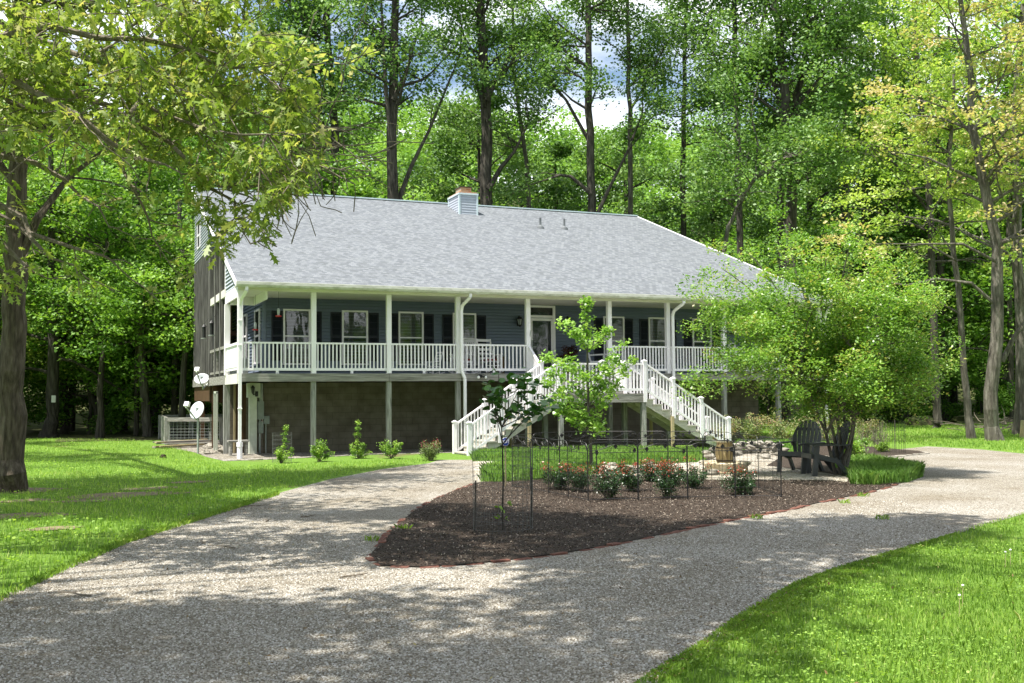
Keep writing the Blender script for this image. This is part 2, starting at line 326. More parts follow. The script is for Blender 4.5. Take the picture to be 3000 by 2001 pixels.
def npmesh(name, V, k, mt, parent=None, tint=None, smooth=False):
    """V (n, k, 3): n separate faces of k corners"""
    n = V.shape[0]; me = bpy.data.meshes.new(name); o0 = origin(parent)
    V = V - np.array(o0)
    me.vertices.add(n * k); me.vertices.foreach_set('co', V.astype(np.float32).ravel())
    me.loops.add(n * k); me.loops.foreach_set('vertex_index', np.arange(n * k, dtype=np.int32))
    me.polygons.add(n); me.polygons.foreach_set('loop_start', np.arange(0, n * k, k, dtype=np.int32))
    me.polygons.foreach_set('loop_total', np.full(n, k, dtype=np.int32))
    if tint is not None:
        a = me.attributes.new('tint', 'FLOAT', 'FACE'); a.data.foreach_set('value', tint.astype(np.float32))
    me.update(calc_edges=True); me.validate()
    return link(name, me, mt, parent)
def frames(n, up=.35, r=rng, droop=None):
    """random leaf frames: t (length), b (width) directions"""
    nrm = r.normal(size=(n, 3)); nrm[:, 2] = np.abs(nrm[:, 2]) + up * 2; nrm /= np.linalg.norm(nrm, axis=1)[:, None]
    a = r.normal(size=(n, 3))
    if droop is not None: a[:, 2] -= droop
    t = a - (a * nrm).sum(1)[:, None] * nrm; t /= np.linalg.norm(t, axis=1)[:, None]
    b = np.cross(nrm, t); return t, b, nrm
LOBE = np.array([(0, 0), (.12, .05), (.24, .20), (.28, .08), (.44, .11), (.54, .34), (.60, .13), (.74, .14), (.84, .27), (.86, .09), (1.05, 0)])
LOBED = np.concatenate([LOBE, LOBE[-2:0:-1] * [1, -1]])
def leaves(name, C, size, mt, parent, tint, shape='rhomb', up=.35, aspect=.6, droop=None, r=rng):
    n = len(C); t, b, nr = frames(n, up, r, droop); sz = (size * r.uniform(.65, 1.25, n))[:, None]
    if shape == 'rhomb':
        V = np.stack([C - t * sz * .5, C + b * sz * aspect * .5 + t * sz * .05, C + t * sz * .5, C - b * sz * aspect * .5 + t * sz * .05], 1); k = 4
    elif shape == 'hex':
        V = np.stack([C - t * sz * .5, C - t * sz * .2 + b * sz * aspect * .5, C + t * sz * .25 + b * sz * aspect * .42, C + t * sz * .55 - nr * sz * .12, C + t * sz * .25 - b * sz * aspect * .42, C - t * sz * .2 - b * sz * aspect * .5], 1); k = 6
    elif shape == 'fan':
        V = np.stack([C - t * sz * .5, C + t * sz * .25 + b * sz * .6, C + t * sz * .5 + b * sz * .3, C + t * sz * .5 - b * sz * .3, C + t * sz * .25 - b * sz * .6], 1); k = 5
    elif shape == 'oak':
        P = LOBED; k = len(P)
        V = C[:, None, :] + t[:, None, :] * (P[None, :, 0, None] * sz[:, None]) + b[:, None, :] * (P[None, :, 1, None] * .95 * sz[:, None])
        V = V - nr[:, None, :] * ((P[None, :, 0, None] ** 2) * .42 * sz[:, None]) - nr[:, None, :] * (np.abs(P[None, :, 1, None]) * .45 * sz[:, None])
    return npmesh(name, V, k, mt, parent, tint)
def cl_tint(n, ncl, r=rng, spread=.16):
    base = r.uniform(.15, .85, ncl); return base
def clusters(tips, n, rad, flat=.6, r=rng, tspread=.17, lo=.1, hi=.9):
    """n leaf centres spread over clumps; returns centres and tint"""
    T = np.array([tuple(x) for x in tips]); k = len(T); wgt = r.uniform(.5, 1.5, k); idx = r.choice(k, n, p=wgt / wgt.sum())
    cr = rad * r.uniform(.6, 1.35, k)
    g = r.normal(size=(n, 3)); g /= np.maximum(np.linalg.norm(g, axis=1), 1e-6)[:, None]; g *= (r.uniform(0, 1, n) ** .45)[:, None]
    C = T[idx] + g * cr[idx][:, None] * np.array([1, 1, flat])
    tb = r.uniform(lo, hi, k); return C, np.clip(tb[idx] + r.normal(size=n) * tspread, 0, 1)
def wob(a, b, n, amp, q):
    a = Vector(a); b = Vector(b); L_ = (b - a).length; pts = []
    off = Vector((0, 0, 0))
    for i in range(n + 1):
        t = i / n
        if 0 < i: off = off * .7 + Vector((q.gauss(0, 1), q.gauss(0, 1), q.gauss(0, .6))) * amp * L_ / n
        pts.append(a.lerp(b, t) + (off if i else Vector((0, 0, 0))))
    return pts
def branch(bm, p0, d, L_, r0, q, depth_, tips, k=6, gravity=0.0, nseg=5, spread=.8, kids=(2, 4)):
    """a limb that forks; collects points where leaves grow"""
    p = Vector(p0); d = Vector(d).normalized(); pts = [p.copy()]; rs = [r0]
    for i in range(nseg):
        d = (d + Vector((q.gauss(0, .16), q.gauss(0, .16), q.gauss(0, .12) + gravity))).normalized()
        p = p + d * (L_ / nseg); pts.append(p.copy()); rs.append(max(r0 * (1 - .72 * (i + 1) / nseg), .006))
    bm.tube(pts, rs, k, cap=False)
    if depth_ == 0:
        tips.append(pts[-1]); tips.append(pts[-2]); tips.append(pts[len(pts) // 2]); return
    tips.append(pts[-1])
    for j in range(q.randint(*kids)):
        i = q.randint(max(1, nseg // 3), nseg); s = Vector((q.gauss(0, 1), q.gauss(0, 1), q.gauss(.15, .6))).normalized()
        branch(bm, pts[i], d * (1 - spread * .5) + s * spread, L_ * q.uniform(.45, .7), rs[i] * .7, q, depth_ - 1, tips, max(4, k - 1), gravity, max(3, nseg - 1), spread, kids)

def in_poly(P, poly):
    x, y = P[:, 0], P[:, 1]; ins = np.zeros(len(P), bool); n = len(poly); j = n - 1
    for i in range(n):
        xi, yi = poly[i]; xj, yj = poly[j]
        c = ((yi > y) != (yj > y)) & (x < (xj - xi) * (y - yi) / (yj - yi + 1e-12) + xi); ins ^= c; j = i
    return ins
def scatter(poly, n, r=rng):
    P = np.array([(p[0], p[1]) for p in poly]); lo = P.min(0); hi = P.max(0); out_ = np.zeros((0, 2))
    while len(out_) < n:
        q = r.uniform(lo, hi, size=(n * 2, 2)); out_ = np.concatenate([out_, q[in_poly(q, [tuple(p) for p in P])]])
    return out_[:n]
def area(poly):
    return abs(sum(poly[i - 1][0] * poly[i][1] - poly[i][0] * poly[i - 1][1] for i in range(len(poly)))) / 2
def smooth_poly(pts, it=2):
    for _ in range(it):
        q = []
        for i in range(len(pts)):
            a, b = pts[i - 1], pts[i]; q += [(a[0] * .25 + b[0] * .75, a[1] * .25 + b[1] * .75)]
            c = pts[(i + 1) % len(pts)]; q += [(b[0] * .75 + c[0] * .25, b[1] * .75 + c[1] * .25)]
        pts = q[0::1]
    return pts
def pix(pts): return [tuple(gr(x * D, y * D))[:2] for x, y in pts]      # overview pixels (2351 wide) to the ground
def sheet(name, poly, z, mt):
    me = bpy.data.meshes.new(name); me.from_pydata([(x, y, z) for x, y in poly], [], [tuple(range(len(poly)))]); me.update()
    if me.polygons[0].normal.z < 0: me.flip_normals()
    return setp(link(name, me, mt), kind='structure')
# ------------------------------------------------------------------ ground
def terrain(x, y):
    s = (x - CAM.x) * .384 + (y - CAM.y) * .923
    t = np.clip((s - 70) / 105, 0, 1); h = 35 * (t * t * (3 - 2 * t)) * (1 + .06 * np.sin(x * .05) + .04 * np.sin(x * .11 + y * .03))
    return h + 0 * s
def make_ground():
    xs = np.concatenate([np.arange(-300, -60, 20), np.arange(-60, 140, 5), np.arange(140, 421, 20)]); ys = np.concatenate([np.arange(-120, -40, 20), np.arange(-40, 240, 5), np.arange(240, 501, 20)])
    X, Y = np.meshgrid(xs, ys); Z = terrain(X, Y); nx, ny = len(xs), len(ys)
    V = np.stack([X, Y, Z], -1).reshape(-1, 3); idx = np.arange(nx * ny).reshape(ny, nx)
    fs = np.stack([idx[:-1, :-1], idx[:-1, 1:], idx[1:, 1:], idx[1:, :-1]], -1).reshape(-1, 4)
    me = bpy.data.meshes.new('lawn'); me.from_pydata(V.tolist(), [], fs.tolist()); me.update(); me.shade_smooth()
    o = link('lawn', me, M_lawn); setp(o, kind='structure'); me.materials.append(M_floor)
    cy_ = V[fs].mean(1); s = (cy_[:, 0] - CAM.x) * .384 + (cy_[:, 1] - CAM.y) * .923
    lat = (cy_[:, 0] - CAM.x) * .923 - (cy_[:, 1] - CAM.y) * .384
    wood = (s > 60) | ((s > 45) & (lat < 2))
    me.polygons.foreach_set('material_index', wood.astype(np.int32))
make_ground()
# the drive: outline given on the photograph, laid on the ground
left_edge = [(-260, 1500), (0, 1372), (130, 1312), (300, 1238), (480, 1182), (640, 1132), (760, 1100), (880, 1077), (985, 1064)]
drive_px = left_edge + [(1010, 1056), (1085, 1056), (1120, 1062), (1300, 1075), (1640, 1064), (1900, 1050), (2080, 1030), (2130, 1025), (2250, 1032), (2351, 1042), (2700, 1075), (2900, 1130), (2500, 1165), (2351, 1180), (2200, 1225), (2100, 1262), (2000, 1300), (1880, 1348), (1750, 1422), (1640, 1492), (1560, 1540), (1490, 1580), (1380, 1700), (1250, 2100), (-700, 2300), (-900, 1900)]
drive = pix(drive_px)
sheet('driveway', drive, .004, M_gravel)
bed_px = [(850, 1277), (872, 1250), (905, 1213), (950, 1175), (1000, 1146), (1050, 1126), (1090, 1110), (1200, 1100), (1400, 1094), (1620, 1103), (1900, 1104), (1945, 1108), (1952, 1085), (1990, 1066), (2040, 1060), (2100, 1060), (2118, 1078), (2105, 1098), (2060, 1113), (2000, 1130), (1900, 1151), (1800, 1173), (1700, 1191), (1560, 1219), (1450, 1243), (1300, 1271), (1180, 1286), (1060, 1299), (960, 1304), (872, 1300)]
bed = pix(bed_px)
sheet('mulch_bed', bed, .016, M_mulch)
patio = pix([(1085, 1056), (1090, 1110), (1200, 1100), (1400, 1094), (1620, 1103), (1900, 1104), (1945, 1108), (1960, 1075), (2000, 1050), (1900, 1040), (1640, 1035), (1300, 1045)])
sheet('patio', patio, .009, M_patio)
shade_bed = pix([(1760, 1070), (1860, 1082), (1960, 1096), (1960, 1070), (2060, 1062), (2000, 1046), (1800, 1046)])
sheet('tree_bed', shade_bed, .013, M_mulch)
strip = [(-1.0, 10.5), (-1.35, 8.2), (-.8, 4.2), (-.75, 1.2), (-.55, -1.1), (.6, -1.0), (2.2, -.55), (4.4, -.1), (6.2, -.4), (8.0, .2), (22, .2), (22, 5), (19.4, 5), (19.4, 2.3), (1.1, 2.3), (1.1, 10.5)]
sheet('gravel_strip', strip, .004, M_gravel2)
BARE = [(*tuple(gr(x * D, y * D))[:2], rx, ry) for x, y, rx, ry in ((290, 1136, .95, .55), (345, 1122, .6, .35), (200, 1150, .5, .3), (20, 1186, .9, .4), (60, 1150, .5, .3), (430, 1108, .45, .3), (30, 1128, .9, .6), (120, 1215, .4, .25))]
for i, (x, y, rx, ry) in enumerate(BARE):
    q = random.Random(i); sheet('bare_soil', [(x + rx * (1 + q.uniform(-.3, .3)) * math.cos(t), y + ry * (1 + q.uniform(-.3, .3)) * math.sin(t)) for t in np.linspace(0, 6.0, 15)], .005 + .001 * i, M_bare)
right_bed = pix([(1865, 1048), (1935, 1050), (2000, 1050), (2060, 1048), (2128, 1041), (2110, 1036), (2040, 1030), (1950, 1022), (1860, 1020)])
sheet('side_bed', right_bed, .014, M_mulch)

# ------------------------------------------------------------------ the house
house = thing('house', 'long blue-sided two-level house with grey shingled roof and white-railed porch across its front', 'house', (0, 0, 0))
DK = 2.41          # deck level
CEIL = 4.82
ZE = 4.97; SL = .402; YE = -.5           # roof line
def roof_z(y): return ZE + SL * (y - YE)
YR = 11.85; ZR = roof_z(YR)
XL = -.15
def xr(y): return 20.62 - (y - YE) * (20.62 - 19.62) / (YR - YE)
# roof
th = .10
b = B()
b.add([(XL, YE, ZE), (xr(YE), YE, ZE), (xr(YR), YR, ZR), (XL, YR, ZR), (XL, YE, ZE - th), (xr(YE), YE, ZE - th), (xr(YR), YR, ZR - th), (XL, YR, ZR - th)],
      [(0, 1, 2, 3), (7, 6, 5, 4), (0, 4, 5, 1), (1, 5, 6, 2), (3, 7, 4, 0), (2, 6, 7, 3)])
yb = 24.2; zb = ZR - SL * (yb - YR)
b.add([(1.25, YR + .01, ZR), (xr(YR), YR + .01, ZR), (20.6, yb, zb), (1.25, yb, zb), (1.25, YR + .01, ZR - th), (xr(YR), YR + .01, ZR - th), (20.6, yb, zb - th), (1.25, yb, zb - th)],
      [(0, 1, 2, 3), (7, 6, 5, 4), (1, 5, 6, 2), (2, 6, 7, 3), (3, 7, 4, 0)])
roof = b.build('roof', M_roof, house)
# hand-laid shingle courses: thin proud steps so the edges catch light
b = B(); b.beam((XL - .02, YR, ZR + .012), (xr(YR) + .02, YR, ZR + .012), .26, .05); b.build('ridge_cap', M_ridge, roof)
b = B()
b.beam((XL - .016, YE, ZE - .055), (XL - .016, YR, ZR - .055), .03, .13)
b.build('rake_board', M_white, roof)
b = B(); b.beam((xr(YE) + .016, YE, ZE - .075), (xr(YR) + .016, YR, ZR - .075), .03, .2); b.build('rake_board', M_white, roof)
for px, py in ((1583, 668), (1653, 671)):
    d = ray(px, py); t = (ZE - CAM.z + SL * (CAM.y - YE)) / (d.z - SL * d.y); p = CAM + d * t
    b = B(); b.tube([p - Vector((0, 0, .1)), p + Vector((0, 0, .42))], .045, 12); b.lathe(p + Vector((0, .02, 0)), [(.19, -.1), (.15, .05), (.06, .13), (.05, .16)], 14)
    b.build('vent_pipe', M_pvc, roof, smooth=False)
# chimney
cx0, cx1, cy0, cy1 = 10.30, 11.08, 10.05, 11.35
ztop = 10.03
b = B(); n = 0; z = 9.0
while z < ztop - .02:
    h = .105; z1 = min(z + h, ztop)
    for (ax, ay, bx, by, nx, ny) in ((cx0, cy0, cx1, cy0, 0, -1), (cx0, cy1, cx0, cy0, -1, 0), (cx1, cy0, cx1, cy1, 1, 0)):
        o1 = .022; o2 = .004
        b.add([(ax + nx * o1, ay + ny * o1, z), (bx + nx * o1, by + ny * o1, z), (bx + nx * o2, by + ny * o2, z1), (ax + nx * o2, ay + ny * o2, z1)], [(0, 1, 2, 3)])
        b.add([(ax, ay, z), (bx, by, z), (bx + nx * o1, by + ny * o1, z), (ax + nx * o1, ay + ny * o1, z)], [(0, 1, 2, 3)])
    z += h
b.box(cx0, cx1, cy0, cy1, 8.8, ztop)
ch = b.build('chimney', M_siding_lit, house)
b = B(); b.box(cx0 - .05, cx1 + .05, cy0 - .05, cy1 + .05, ztop, ztop + .07)
for x, y in ((cx0, cy0), (cx1, cy0), (cx0, cy1)): b.box(x - .035, x + .035, y - .035, y + .035, 8.9, ztop - .003)
b.build('chimney_trim', M_ridge, ch)
b = B(); b.box(cx0 + .0, cx1 + .0, cy0 + .0, cy1, ztop + .073, ztop + .12); b.box(cx0 + .2, cx1 - .12, cy0 + .35, cy1 - .3, ztop + .12, ztop + .38); b.build('flue', M_flue, ch)
b = B(); b.box(cx0 + .17, cx1 - .09, cy0 + .32, cy1 - .27, ztop + .383, ztop + .42); b.build('flue_cap', M_barkd, ch)

# lap siding: real courses
def lap(b, p0, u, n, z0, z1, rng_, h=.105, o1=.032, o2=-.004):
    z = z0
    while z < z1 - 1e-3:
        zt = min(z + h, z1); a0, b0 = rng_(z + 1e-4); a1, b1 = rng_(zt - 1e-4)
        if b0 > a0 or b1 > a1:
            b1 = max(b1, a1); b0 = max(b0, a0)
            P = lambda s, zz, o: (p0[0] + u[0] * s + n[0] * o, p0[1] + u[1] * s + n[1] * o, zz)
            zg_ = min(z + .015, zt); b.add([P(a0, zg_, o1), P(b0, zg_, o1), P(b1, zt, o2), P(a1, zt, o2)], [(0, 1, 2, 3)])
            b.add([P(a0, zg_, -.03), P(b0, zg_, -.03), P(b0, zg_, o1), P(a0, zg_, o1)], [(0, 1, 2, 3)])
            b.add([P(a0, z, -.03), P(b0, z, -.03), P(b0, zg_, -.03), P(a0, zg_, -.03)], [(0, 1, 2, 3)])
            b.add([P(a0, z, -.03), P(b0, z, -.03), P(b0, z, o2), P(a0, z, o2)], [(0, 1, 2, 3)])
        z = zt
YW = 2.4; XW = 1.08; XWR = 19.43
b = B(); lap(b, (0, YW), (1, 0), (0, -1), DK, CEIL + .1, lambda z: (XW + .001, XWR)); b.build('front_wall', M_siding, house)
b = B(); lap(b, (XW, 0), (0, 1), (-1, 0), DK, CEIL + .1, lambda z: (YW, 12.0)); b.build('side_wall', M_siding, house)
b = B(); b.box(XW - .045, XW + .05, YW - .045, YW + .05, DK, CEIL); b.build('corner_board', M_siding, house)
b = B(); b.box(XWR - .05, XWR + .035, YW - .045, YW + .05, DK, CEIL); b.build('corner_board', M_siding, house)
b = B(); lap(b, (XWR, 0), (0, 1), (1, 0), DK, CEIL + .1, lambda z: (YW, 21.0)); b.build('side_wall', M_siding, house)
b = B(); b.box(XW + .04, XWR - .04, YW + .04, 21, DK - .2, roof_z(YW) - .25); b.build('house_core', M_glass_dark, house)
b = B(); b.add([(XWR, 2.4, CEIL), (XWR, YR, roof_z(YR) - .2), (XWR, 21, CEIL)], [(0, 1, 2)]); b.build('right_gable', M_siding, house)
# basement
b = B(); b.box(XW, XWR, YW, YW + .2, -.3, DK - .24); b.build('basement_wall', M_block, house)
b = B(); b.box(XW, XW + .2, YW + .203, 12, -.3, DK - .24); b.build('basement_wall', M_blockside, house)
b = B(); b.box(XWR - .2, XWR, YW + .203, 21, -.3, DK - .24); b.build('basement_wall', M_blockside, house)
# upper gable and its board wall (plane x = 0)
XG = 0.0; yg0, yg1, zg = 7.48, 12.05, 6.92
def gr_(z):      # extent in y of the gable at height z: below the front rake
    yy = (z + .17 - ZE) / SL + YE
    return (max(yg0, yy), yg1)
b = B(); lap(b, (XG, 0), (0, 1), (-1, 0), zg, roof_z(yg1) - .15, gr_, h=.11); b.build('gable_wall', M_siding_lit, house)
b = B(); lap(b, (0, yg0), (1, 0), (0, -1), zg, roof_z(yg0) - .2, lambda z: (XG, 1.5), h=.11); b.build('gable_front', M_siding, house)
b = B(); b.box(XG, 1.3, yg0, yg1, zg - .06, zg - .001); b.build('gable_soffit', M_oldwood, house)
b = B()
y = 6.78; k = 0
b.box(.02, .05, 6.78, 11.9, 2.1, zg - .06)
while y < 11.9:
    b.box(-.045, .018, y, y + .055, 2.15, zg - .065); y += .46
b.build('board_wall', M_board, house)
b = B()
for yy in (6.72, 5.2, 3.9): b.box(-.07, .09, yy - .08, yy + .08, 2.42 if yy < 6.7 else 2.1, min(roof_z(yy) - .12, 6.86))
b.build('porch_timber', M_board, house)
b = B(); b.box(-.04, .04, 2.75, 6.6, 4.86, 5.10); b.build('side_beam', M_trim, house)
b = B(); b.box(-.05, .05, 2.75, 6.6, 3.24, 3.33); b.box(-.04, .04, 2.75, 6.6, 2.5, 2.57)
for yy in np.arange(3.2, 6.6, .85): b.box(-.03, .03, yy, yy + .05, 2.57, 3.24)
b.build('deck_railing', M_oldwood, house)
b = B(); b.add([(.045, 2.75, 2.57), (.045, 6.6, 2.57), (.045, 6.6, 4.86), (.045, 2.75, 4.86)], [(0, 1, 2, 3)]); b.build('insect_screen', M_screen, house)
b = B(); b.box(.5, .6, 7.3, 7.4, 2.4, 6.86); b.box(.1, 1.05, 7.3, 7.4, 3.9, 4.05); b.box(.52, .58, 6.0, 6.1, 2.4, 5.0); b.build('inner_frame', M_brownwood, house)
b = B(); b.box(-.02, 1.05, 2.5, 12.0, 2.30, 2.40); b.build('side_deck', M_oldwood, house)
b = B(); b.box(-.06, -.02, 2.7, 12.0, 2.13, 2.40); b.build('rim_beam', M_oldwood, house)
b = B(); b.box(-.0, .8, 6.9, 7.0, 1.55, 2.28); b.box(.0, .05, 7.0, 11.9, 1.6, 2.12); b.build('deck_joist', M_brownwood, house)
# lower triangle of lap siding at the porch corner, white panel below
def tri(z):
    yy = (z + .17 - ZE) / SL + YE
    return (max(.08, yy), 2.86)
b = B(); lap(b, (XG, 0), (0, 1), (-1, 0), 4.95, 6.02, tri, h=.115); b.build('gable_return', M_siding_lit, house)
b = B(); b.box(-.03, .03, .08, 2.9, 4.62, 4.95); b.box(-.035, .035, 2.86, 2.95, 4.95, 6.05); b.build('side_fascia', M_white, house)
b = B(); b.box(-.025, .025, .10, 2.5, 2.52, 3.24); b.box(-.055, .055, .08, 2.52, 3.24, 3.31); b.box(-.035, .035, .08, 2.52, 2.60, 2.68); b.build('side_panel', M_white, house)
b = B(); b.box(-.05, .0, .0, 2.7, 2.12, 2.41); b.build('rim_beam', M_trim, house)

# porch: deck, ceiling, beam, gutter
XE = 20.46
b = B(); b.box(.0, XE, .0, YW - .03, DK - .045, DK); b.box(XWR + .04, XE, YW - .03, 20, DK - .045, DK); b.build('porch_floor', M_oldwood, house)
xs = [.0, 4.41, 6.7, 8.98, 11.9, 14.22, 18.6, XE]
for i in range(7):
    b = B(); b.box(xs[i] + .004, xs[i + 1] - .004, -.05, -.004, 2.175, DK - .003); b.build('rim_beam', M_oldwood, house)
b = B(); b.box(XE, XE + .045, -.05, 14, 2.175, DK); b.build('rim_beam', M_oldwood, house)
b = B()
for x in np.arange(.6, 20.3, .61): b.box(x, x + .04, .0, YW - .003, 2.175, DK - .05)
b.build('floor_joist', M_brownwood, house)
b = B(); b.box(.06, XE, .06, YW - .03, CEIL, CEIL + .03); b.build('porch_ceiling', M_trim, house)
b = B(); b.box(-.06, XE + .05, -.09, .06, CEIL - .03, 5.0); b.build('porch_beam', M_trim, house)
b = B(); b.box(.75, .80, .06, YW, CEIL - .26, CEIL - .002); b.box(.06, .75, 2.3, 2.36, CEIL - .26, CEIL - .002)
for i in range(8): b.box(.1 + i * .082, .118 + i * .082, 2.28, 2.3, CEIL - .26, CEIL - .01)
b.build('ceiling_drop', M_white, house)
b = B(); b.box(XL - .02, xr(YE), YE + .02, -.092, 4.86, 4.875); b.build('eave_soffit', M_trim, house)
b = B()
g = [(-.5, 4.86), (-.60, 4.84), (-.635, 4.90), (-.635, 4.985), (-.62, 4.99), (-.615, 4.975)]
for (y0, z0), (y1, z1) in zip(g, g[1:]): b.add([(XL - .03, y0, z0), (xr(YE) + .02, y0, z0), (xr(YE) + .02, y1, z1), (XL - .03, y1, z1)], [(0, 1, 2, 3)])
b.add([(XL - .03, y, z) for y, z in g[:4]] + [(XL - .03, -.5, 4.985)], [(0, 1, 2, 3, 4)])
b.box(XL - .02, xr(YE), -.50, -.485, 4.84, 4.97)
b.build('gutter', M_gutter, house)
# downspouts
def spout(x, zb, foot):
    b = B(); p = [(x + .13, -.56, 4.86), (x + .13, -.56, 4.74), (x + .02, -.22, 4.50), (x + .02, -.14, 4.36), (x + .02, -.14, zb)]
    for a, c in zip(p, p[1:]): b.beam(a, c, .085, .07, up=(0, 1, .01))
    for z in (3.9, 3.2, 1.4):
        if z > zb: b.box(x - .04, x + .08, -.19, -.1, z, z + .03)
    if foot: b.lathe((x + .02, -.14, 0), [(.075, -.2), (.075, .34), (.09, .34), (.09, .46), (.07, .46)], 12)
    b.build('downspout', M_white if not foot else M_white, house)
spout(-.02, -.1, True)
b = B(); x = 6.62; p = [(x + .2, -.56, 4.86), (x + .2, -.56, 4.74), (x + .06, -.22, 4.50), (x + .06, -.14, 4.36), (x + .06, -.14, 2.5), (x + .16, -.14, 2.25), (x + .16, -.14, .05)]
for a, c in zip(p, p[1:]): b.beam(a, c, .085, .07, up=(0, 1, .01))
b.build('downspout', M_white, house)
b = B(); x = 14.2; p = [(x + .2, -.56, 4.86), (x + .2, -.56, 4.74), (x + .02, -.22, 4.50), (x + .02, -.14, 4.36), (x + .02, -.14, .3)]
for a, c in zip(p, p[1:]): b.beam(a, c, .085, .07, up=(0, 1, .01))
b.build('downspout', M_white, house)
b = B(); x = 20.42; p = [(x + .1, -.56, 4.86), (x + .1, -.2, 4.5), (x + .1, -.14, 4.3), (x + .1, -.14, .0)]
for a, c in zip(p, p[1:]): b.beam(a, c, .085, .07, up=(0, 1, .01))
b.build('downspout', M_white, house)
# porch posts
postx = [.02, 2.13, 4.41, 6.62, 8.98, 11.9, 14.12, 16.35, 18.6, 20.42]
for x in postx:
    b = B(); b.box(x - .07, x + .07, -.03, .11, DK + .001, CEIL - .032); b.build('porch_post', M_white, house)
    if x > .1:
        b = B(); b.box(x - .07, x + .07, .0, .14, -.2, 2.172); b.build('support_post', M_oldpost, house)
b = B(); b.box(-.08, .08, 2.52, 2.68, DK, 4.6); b.build('porch_post', M_white, house)
b = B(); b.box(-.09, .09, 2.58, 2.74, -.25, 2.12); b.build('support_post', M_oldpost, house)
b = B(); b.box(.05, .19, 10.05, 10.2, -.25, 2.12); b.build('support_post', M_brownwood, house)
b = B(); b.box(.05, .19, 6.6, 6.75, -.25, 2.12); b.build('support_post', M_brownwood, house)
for yy in (7, 13, 19):
    b = B(); b.box(20.35, 20.49, yy, yy + .14, -.2, 2.3); b.build('support_post', M_oldpost, house)
    b = B(); b.box(20.35, 20.49, yy, yy + .14, DK, CEIL); b.build('porch_post', M_white, house)
# railings
def railing(a, c, top, bot, n, foot=True, w=.07):
    """a, c: ends (x, y, floor z) of a straight run, possibly sloped"""
    a = Vector(a); c = Vector(c); b = B(); up = Vector((0, 0, 1))
    b.beam(a + up * (top - .025), c + up * (top - .025), w, .05); b.beam(a + up * (bot + .03), c + up * (bot + .03), .045, .075)
    if foot: m_ = (a + c) / 2; b.box(m_.x - .04, m_.x + .04, m_.y - .03, m_.y + .03, m_.z, m_.z + bot)
    r = b.build('railing', M_white, house); b = B()
    for i in range(n):
        t = (i + .5) / n; p = a.lerp(c, t); b.box(p.x - .019, p.x + .019, p.y - .019, p.y + .019, p.z + bot + .05, p.z + top - .04)
    b.build('baluster_row', M_white, r)
for x0, x1, n in ((.09, 2.06, 17), (2.20, 4.34, 19), (4.48, 6.55, 18), (6.72, 8.91, 17), (11.97, 14.05, 18), (14.2, 16.28, 18), (16.42, 18.53, 18), (18.67, 20.35, 15)):
    railing((x0, .03, DK), (x1, .03, DK), .91, .09, n)
railing((20.42, .1, DK), (20.42, 7, DK), .91, .09, 58)

# windows
def window(x0, x1, z0, z1, y=YW, blind=True):
    o = .05
    b = B(); fw = .055
    b.box(x0, x1, y - o - .02, y - .02, z1 - fw, z1); b.box(x0 - .02, x1 + .02, y - o - .035, y - .02, z0 - .05, z0)
    b.box(x0, x0 + fw, y - o - .02, y - .02, z0, z1 - fw); b.box(x1 - fw, x1, y - o - .02, y - .02, z0, z1 - fw)
    wn = b.build('window', M_white, house)
    zm = (z0 + z1) / 2 - .0
    b = B(); b.box(x0 + fw, x1 - fw, y - o - .008, y - .03, zm - .022, zm + .022); b.build('meeting_rail', M_white, wn)
    b = B(); b.box(x0 + fw, x1 - fw, y - .024, y - .021, z0, z1 - fw); b.build('dark_backing', M_glass_dark, wn)
    if blind:
        b = B(); z = z1 - fw - .03; zb_ = zm + .03 if blind == 1 else z0 + .1
        while z > zb_: b.box(x0 + fw + .01, x1 - fw - .01, y - .036, y - .030, z, z + .014); z -= .035
        b.build('blind', M_blind, wn)
    b = B(); b.add([(x0 + fw, y - .043, z0), (x1 - fw, y - .043, z0), (x1 - fw, y - .043, z1 - fw), (x0 + fw, y - .043, z1 - fw)], [(0, 1, 2, 3)]); b.build('pane', M_glass, wn)
wins = [(1.67, 2.52), (3.53, 4.38), (5.40, 6.25), (7.27, 8.10), (12.9, 13.73), (14.72, 15.52), (16.56, 17.38)]
def shutter(x0, x1, z0, z1):
    b = B(); y = YW - .022
    b.box(x0, x0 + .045, y - .03, y, z0, z1); b.box(x1 - .045, x1, y - .03, y, z0, z1)
    for z in (z0, (z0 + z1) / 2 - .04, z1 - .07): b.box(x0 + .045, x1 - .045, y - .03, y, z, z + .07)
    z = z0 + .07
    b.box(x0 + .045, x1 - .045, y - .008, y, z0 + .07, z1 - .07)
    while z < z1 - .1:
        b.add([(x0 + .045, y - .028, z), (x1 - .045, y - .028, z), (x1 - .045, y - .009, z + .034), (x0 + .045, y - .009, z + .034)], [(0, 1, 2, 3)]); z += .042
    b.build('shutter', M_shutter, house)
for i, (x0, x1) in enumerate(wins):
    window(x0, x1, 2.78, 4.48, blind=2 if i in (0, 5) else 1)
    shutter(x0 - .36, x0 - .01, 2.86, 4.42); shutter(x1 + .01, x1 + .36, 2.86, 4.42)
